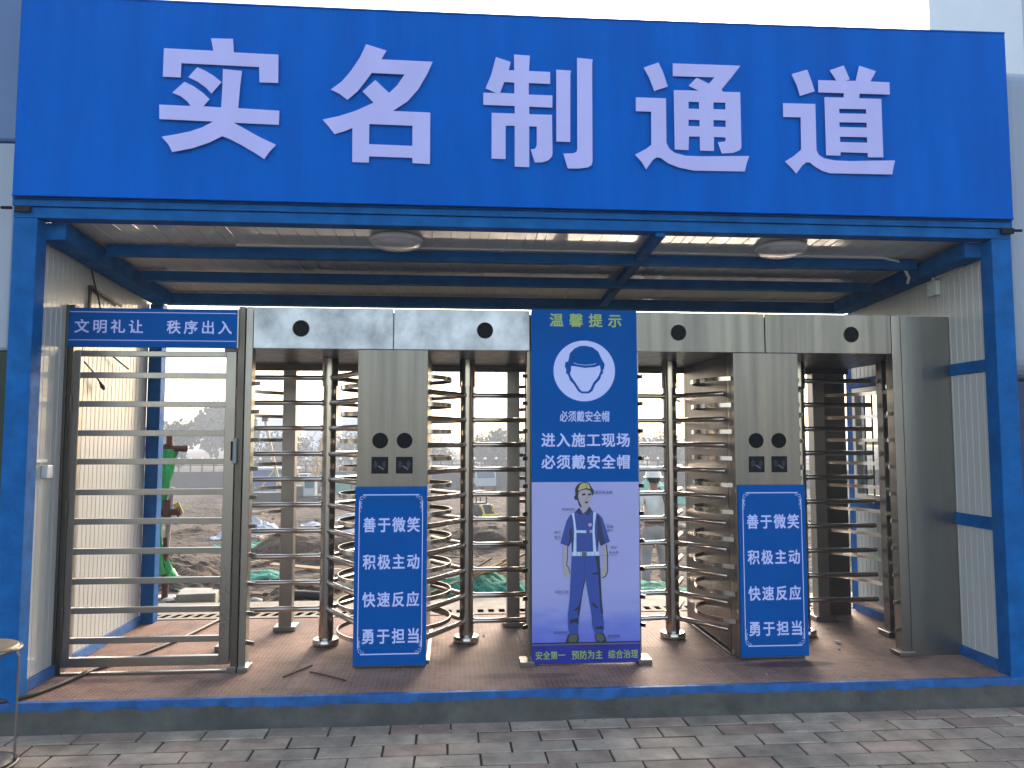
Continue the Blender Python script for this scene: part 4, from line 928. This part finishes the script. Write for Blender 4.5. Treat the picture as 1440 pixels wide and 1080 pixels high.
for i in range(9):
    x0 = 2.15+rr.uniform(-.1,.1); b.bar((x0+.02*i,2.95+.05*i,-.08+.02*i),(x0+.75+rr.uniform(-.1,.1),3.25+.05*i+rr.uniform(-.1,.1),.20+.012*i+rr.uniform(-.02,.03)),.03,.018)
# loose battens one by one
for i in range(9):
    x0 = 2.05+.05*i; y0 = 2.86+.035*i
    q = MB().bar((0,0,0),(.62+rr.uniform(-.1,.1),.22+rr.uniform(-.1,.1),.26+rr.uniform(-.03,.03)),.030,.016)
    tag(part('batten', q, 'timber', loc=(x0,y0,-.05+.008*i)), 'orange brown wooden batten lying among others across the green netting heap', 'batten', 'battens on the green netting heap')
tag(part('timber_offcut', MB().box(-.25,.25,-.12,.12,-.03,.03), 'timber', loc=(3.0,6.2,gh(3.0,6.2)+.06), rot=(0,0,radians(15)), bevel=.01), 'broad pale timber offcut on the earth above the netting heap', 'timber')

drape('earth_mound','dark mound of dug earth behind the red pipe stand','mound',-2.2,8.2,1.3,1.0,.38,'earth',31,fold=2)
drape('earth_mound','long brown mound of dug earth between the left lane and the first rotor column','mound',.3,12.0,2.6,1.3,.55,'earth',33,fold=2)
drape('earth_mound','brown earth mound beyond the lane right of the left turnstile','mound',3.4,13.5,2.2,1.2,.50,'earth',35,fold=2)
drape('earth_mound','low earth mound behind the person','mound',7.4,13.0,1.8,1.1,.45,'earth',37,fold=2)
drape('earth_mound','rough earth heap right behind the black pipe','mound',.75,4.1,.7,.45,.22,'earth',39,fold=2.4)
t = thing('green_hoarding', 'faded green hoarding along the site behind the first rotor column', 'hoarding', (-11,57,-3.0))
for i in range(8):
    part('board', MB().box(.02,1.38,0,.06,.25,1.75), 'net_far', t, loc=(i*1.4,0,0)); part('post', MB().box(-.04,.04,-.02,.08,0,1.85), 'far_wall', t, loc=(i*1.4,0,0))
for k,(x,y,l,r_,lab) in enumerate(((-1.6,6.2,.9,20,'thin pale board half buried in the mud behind the gate'),(-.2,9.5,1.3,-15,'pale board lying on the earth behind the left lane'),(1.6,8.2,1.0,30,'weathered board behind the first rotor column'),(3.3,9.0,1.2,-25,'weathered board on the mud behind the second rotor column'))):
    tag(part('scrap_board', MB().box(-l/2,l/2,-.08,.08,-.012,.012), 'timber' if k%2 else 'block', loc=(x,y,gh(x,y)+.05), rot=(radians(4),radians(3),radians(r_))), lab, 'board')
for k,(x,y,r_) in enumerate(((.45,3.35,.07),(1.25,4.4,.09),(-1.3,5.0,.10),(2.0,5.2,.12),(3.6,5.6,.10),(-1.9,6.8,.13),(.9,7.4,.14))):
    rock('stone', ['angular stone just behind the slotted strip in line with the left lane','stone between the plank and the earth heap behind the left turnstile','stone on the mud behind the gate','stone beyond the green netting heap','stone on the mud straight behind the poster edge','larger stone far behind the gate','larger stone beyond the marker stick'][k], x, y, gh(x,y)+r_*.3, r_, 'block', 'stone', seed=40+k)

# --- trees ---------------------------------------------------------------------
def tree(x, y, h, w, lab, seed, m='leaf_a', sparse=1., n=5200):
    rr = random.Random(seed); gz = gh(x,y)-.1; t = thing('tree', lab, 'tree', (x,y,gz), 'trees along the far edge of the site')
    tr = MB().tube([(0,0,0),(.1*w*.2,0,h*.35),(.0,.1,h*.75)],[.035*h,.026*h,.01*h],8)
    cl = []
    for k in range(10):
        a = rr.uniform(0,2*pi); rd = rr.random()**.6*w*.5; z = h*rr.uniform(.32,.88); f = 1-abs(z/h-.55)*1.1
        c = (cos(a)*rd*f, sin(a)*rd*f, z); cl.append((c, rr.uniform(.16,.30)*w)); tr.tube([(0,0,h*.30),(c[0]*.6,c[1]*.6,(z+h*.3)/2),c],[.014*h,.009*h,.004*h],5)
    part('trunk', tr, 'trunk', t)
    b = MB()
    for _ in range(int(n*sparse)):
        c, r = rr.choice(cl); dv = Vector((rr.gauss(0,1),rr.gauss(0,1),rr.gauss(0,.8))).normalized()*r*rr.random()**.35
        q = Vector(c)+dv; s = h*rr.uniform(.016,.036); a = Vector((rr.gauss(0,1),rr.gauss(0,1),rr.gauss(0,1))).normalized(); bb = a.cross(Vector((rr.gauss(0,1),rr.gauss(0,1),rr.gauss(0,1)))).normalized()
        b.add([q-a*s-bb*s*.6, q+a*s-bb*s*.6, q+a*s*.8+bb*s, q-a*s*.7+bb*s], [(0,1,2,3)])
    part('crown', b, m, t)
tree(-33.5,96,6.2,8.0,'rounded bushy tree seen through the right half of the gate',1)
tree(-39.0,100,4.6,7.5,'low bushy tree left of the rounded one, seen through the gate',2,'leaf_b')
tree(-34.5,120,10.2,6.5,'tall thin hazy tree rising behind the bushes seen through the gate',3,'leaf_a',.45)
tree(-27.5,105,8.0,6.0,'loose tree beside the gate latch post',4,'leaf_a',.6)
tree(-21.0,104,4.2,10,'low wide bush seen left of the left rotor column',5,'leaf_b')
tree(-12.5,110,4.0,12,'low wide bush seen behind the left rotor column',6,'leaf_a')
tree(-1.5,108,3.8,12,'low wide bush hidden partly by the left slogan board housing',7,'leaf_b')
tree(8.0,102,5.4,8.0,'darker round tree seen right of the second rotor column',8)
tree(13.6,106,4.6,9.0,'low bush left of the poster edge',9,'leaf_b')
tree(28.5,106,4.4,10,'low bush seen between the poster and the third rotor column',10)
tree(37.0,110,5.0,9.0,'bush behind the helmet of the person',11,'leaf_b')

# --- far wall with globe lamps ------------------------------------------------
t = thing('site_wall', 'low grey wall with a railing of white globes along the far edge of the site', 'wall', (0,62,-3.0))
for i in range(18):
    x = -62 + i*6.0
    part('wall_section', MB().box(.03,5.97,0,.3,0,1.75), 'far_wall', t, loc=(x,0,0))
b = shared('rail_post', lambda: MB().box(-.05,.05,-.05,.05,0,.95), 'far_wall', False); gl = shared('globe', lambda: MB().lathe([(.0,-.13),(.09,-.09),(.13,0),(.09,.09),(.0,.13)],n=10), 'lamp_white')
for i in range(52):
    q = link('rail_post', b, None, t, (-27+i*.95,.15,1.75)); link('globe', gl, None, q, (0,0,1.06))
part('rail', MB().box(-62,46,.12,.18,2.25,2.32).box(-62,46,.12,.18,2.6,2.66), 'far_wall', t)
# --- far blocks -----------------------------------------------------------------
for i,(x,w,h,lab) in enumerate(((-62,16,10.5,'far hazy flat roofed block, left one behind the left lane'),(-42,9,8.5,'far hazy narrow block beside the leaning boom'),(-31,12,11.5,'far hazy tallest block just left of the first rotor column'))):
    t = thing('far_building', lab, 'building', (x,235,-3)); part('wall', MB().box(0,w,0,9,0,h), 'building_pale', t); part('roof_parapet', MB().box(-.2,w+.2,-.2,9.2,h,h+.5), 'building_pale', t)
    b = MB()
    wm = shared('window', lambda: MB().box(-.6,.6,-.05,.05,0,1.2), 'cab_glass', False)
    for k in range(int(w/3)):
        for j in range(int(h/3)): link('window', wm, None, t, (1.8+k*3,-.02,.9+j*3))

# --- lattice mast, cranes, machines -----------------------------------------------
def lattice(b, a, c, w, r, n, up=(0,1,0)):
    a, c = Vector(a), Vector(c); d_ = (c-a); L_ = d_.normalized(); s1 = L_.cross(Vector(up)).normalized(); s2 = L_.cross(s1).normalized()
    cor = [(s1*x+s2*y)*w/2 for x,y in ((-1,-1),(1,-1),(1,1),(-1,1))]
    for q in cor: b.bar(a+q, c+q, r, r)
    for i in range(n):
        p0 = a+d_*i/n; p1 = a+d_*(i+1)/n
        for k in range(4):
            q0, q1 = cor[k], cor[(k+1)%4]
            b.bar(p0+(q0 if i%2 else q1), p1+(q1 if i%2 else q0), r*.6, r*.6); b.bar(p0+q0, p0+q1, r*.6, r*.6)
    return b
t = thing('lattice_mast', 'orange lattice mast standing far off right of the second rotor column', 'mast', (6.4,150,-3))
part('mast', lattice(MB(), (0,0,0), (0,0,34), 1.15, .13, 26), 'mast_orange', t)
part('mast_footing', MB().box(-1.4,1.4,-1.4,1.4,-.3,.5), 'block', t)
t = thing('light_pole', 'very faint thin lamp pole with a cross head in the haze', 'pole', (15.0,140,-3)); part('pole', MB().tube([(0,0,0),(0,0,13)],[.16,.09],8), 'far_wall', t)
part('lamp_head', MB().box(-1.3,1.3,-.1,.1,12.9,13.2).box(-1.3,-.7,-.2,.2,12.7,12.9).box(.7,1.3,-.2,.2,12.7,12.9), 'far_wall', t)
# crawler crane
t = thing('crawler_crane', 'tan crawler crane with a leaning lattice boom seen beside the first rotor column', 'crane', (-6.0,40,gh(-6,40)))
for s in (-1,1):
    tr = part('track', MB().tube([(-1.0,s*.75,.22),(1.0,s*.75,.22)],.22,10).box(-1.0,1.0,s*.75-.16,s*.75+.16,.02,.44), 'machine_dark', t)
part('body', MB().box(-.95,.75,-.7,.7,.48,1.05), 'machine_dark', t, bevel=.05)
cb = part('cab', MB().box(.20,.85,-.85,-.2,.50,1.45), 'cab_white', t, bevel=.05); part('cab_window', MB().box(.28,.78,-.865,-.855,.95,1.36), 'cab_glass', cb)
part('boom', lattice(MB(), (.45,0,.8), (1.75,.3,5.8), .34, .07, 12), 'crane_yellow', t)
part('gantry', MB().bar((-.8,0,.9),(-.5,0,2.2),.08,.08).bar((.1,0,.9),(-.5,0,2.2),.08,.08), 'crane_yellow', t)
part('cable', MB().tube([(-.5,0,2.2),(1.7,.3,5.7)],.012,5).tube([(1.75,.3,5.8),(1.78,.3,3.2)],.012,5), 'machine_dark', t)
part('hook', MB().tube([(1.78,.3,3.2),(1.78,.3,2.95),(1.85,.3,2.88)],[.09,.07,.03],8), 'machine_dark', t)
t = thing('drilling_rig', 'rig with a pale leaning mast far behind the left rear post', 'drilling rig', (-7.4,38,gh(-7.4,38)))
for s in (-1,1): part('track', MB().tube([(-.9,s*.6,.2),(.9,s*.6,.2)],.2,10), 'machine_dark', t)
part('body', MB().box(-.8,.8,-.55,.55,.42,.95), 'machine_dark', t, bevel=.04)
part('mast', MB().bar((.7,0,.7),(-.3,0,4.9),.13,.13), 'crane_yellow', t); part('stay', MB().bar((-.6,0,.9),(.35,0,2.3),.08,.08), 'crane_yellow', t)
part('head', MB().box(-.42,-.12,-.15,.15,4.75,5.1), 'machine_dark', t)
def truck(x, y, lab, rz):
    t = thing('lorry', lab, 'lorry', (x,y,gh(x,y)), rz=rz)
    part('load_bed', MB().box(-2.4,.6,-.85,.85,.62,.72).box(-2.4,-2.3,-.85,.85,.72,1.15).box(-2.4,.6,-.85,-.78,.72,1.15).box(-2.4,.6,.78,.85,.72,1.15), 'machine_dark', t)
    c_ = part('cab', MB().prism([(0,0),(1.0,0),(1.0,.55),(.75,1.15),(0,1.15)],-.8,.8), 'cab_white', t, loc=(.7,0,.55), rot=(radians(90),0,0))
    part('windscreen', MB().add([(1.71,-.7,1.14),(1.71,.7,1.14),(1.47,.7,1.66),(1.47,-.7,1.66)],[(0,1,2,3)]), 'cab_glass', t)
    part('side_window', MB().box(.85,1.35,-.812,-.803,1.15,1.58).box(.85,1.35,.803,.812,1.15,1.58), 'cab_glass', t)
    for xx in (-1.8,1.15):
        for s in (-1,1):
            w_ = part('wheel', MB().lathe([(.0,-.12),(.34,-.12),(.38,-.08),(.38,.08),(.34,.12),(.0,.12)],c=(xx,s*.78,.38),n=18,axis='y'), 'tyre', t, smooth=True)
            part('rim', MB().lathe([(.0,-.135),(.18,-.135),(.2,-.11),(.2,.11),(.18,.135),(.0,.135)],c=(xx,s*.78,.38),n=14,axis='y'), 'cab_white', w_)
truck(4.6,56,'small lorry with a pale blue white cab far beyond the second rotor column',radians(-75))
truck(-8.6,54,'small lorry with a white cab in front of the leaning crane boom',radians(-95))
t = thing('wheel_loader', 'dark loader with yellow arms on the earth right of the second rotor column', 'loader', (3.4,25,gh(3.4,25)), rz=radians(-60))
part('body', MB().box(-.55,.5,-.3,.3,.3,.68), 'machine_dark', t, bevel=.04)
c_ = part('cab', MB().box(-.25,.22,-.25,.25,.68,.74).box(-.25,.22,-.25,.25,1.12,1.18).box(-.25,-.21,-.25,-.21,.74,1.12).box(.18,.22,-.25,-.21,.74,1.12).box(-.25,-.21,.21,.25,.74,1.12).box(.18,.22,.21,.25,.74,1.12), 'machine_dark', t)
for s in (-1,1): part('lift_arm', MB().bar((.1,s*.24,.66),(.62,s*.24,.62),.05,.07).bar((.62,s*.24,.62),(.88,s*.24,.2),.05,.07), 'machine_yellow', t)
part('bucket', MB().prism([(.80,-.35),(.86,-.35),(.86,.35),(.80,.35)],.05,.35).box(.86,1.12,-.35,.35,.04,.08), 'machine_yellow', t)
for xx in (-.38,.35):
    for s in (-1,1):
        w_ = part('wheel', MB().lathe([(.0,-.07),(.19,-.07),(.21,-.04),(.21,.04),(.19,.07),(.0,.07)],c=(xx,s*.36,.21),n=16,axis='y'), 'tyre', t, smooth=True)
        part('rim', MB().lathe([(.0,-.08),(.09,-.08),(.1,.08),(.0,.08)],c=(xx,s*.36,.21),n=10,axis='y'), 'machine_yellow', w_)
# site office far left
t = thing('site_store', 'low blue grey site store with a pale roof behind the left rear post', 'shed', (-12.4,52,gh(-12,52)))
part('wall', MB().box(0,3.4,0,2.2,0,2.0), 'neighbour_blue', t); part('roof', MB().box(-.15,3.55,-.15,2.35,2.0,2.14), 'cab_white', t); part('door', MB().box(2.3,2.9,-.03,.0,0,1.7), 'cab_white', t)

# --- haze -----------------------------------------------------------------------
hz = MB().box(-560,560,-95,425,-6.0,34.0)
HZ = bpy.data.materials.new('haze'); HZ.use_nodes = True; nn_ = HZ.node_tree
nn_.nodes.remove(nn_.nodes['Principled BSDF']); pvn = nn_.nodes.new('ShaderNodeVolumePrincipled')
pvn.inputs['Color'].default_value = (.93,.95,1,1); pvn.inputs['Density'].default_value = .0028; pvn.inputs['Anisotropy'].default_value = .0
nn_.links.new(pvn.outputs[0], nn_.nodes['Material Output'].inputs['Volume'])
o = part('haze', hz, HZ); o['kind'] = 'stuff'
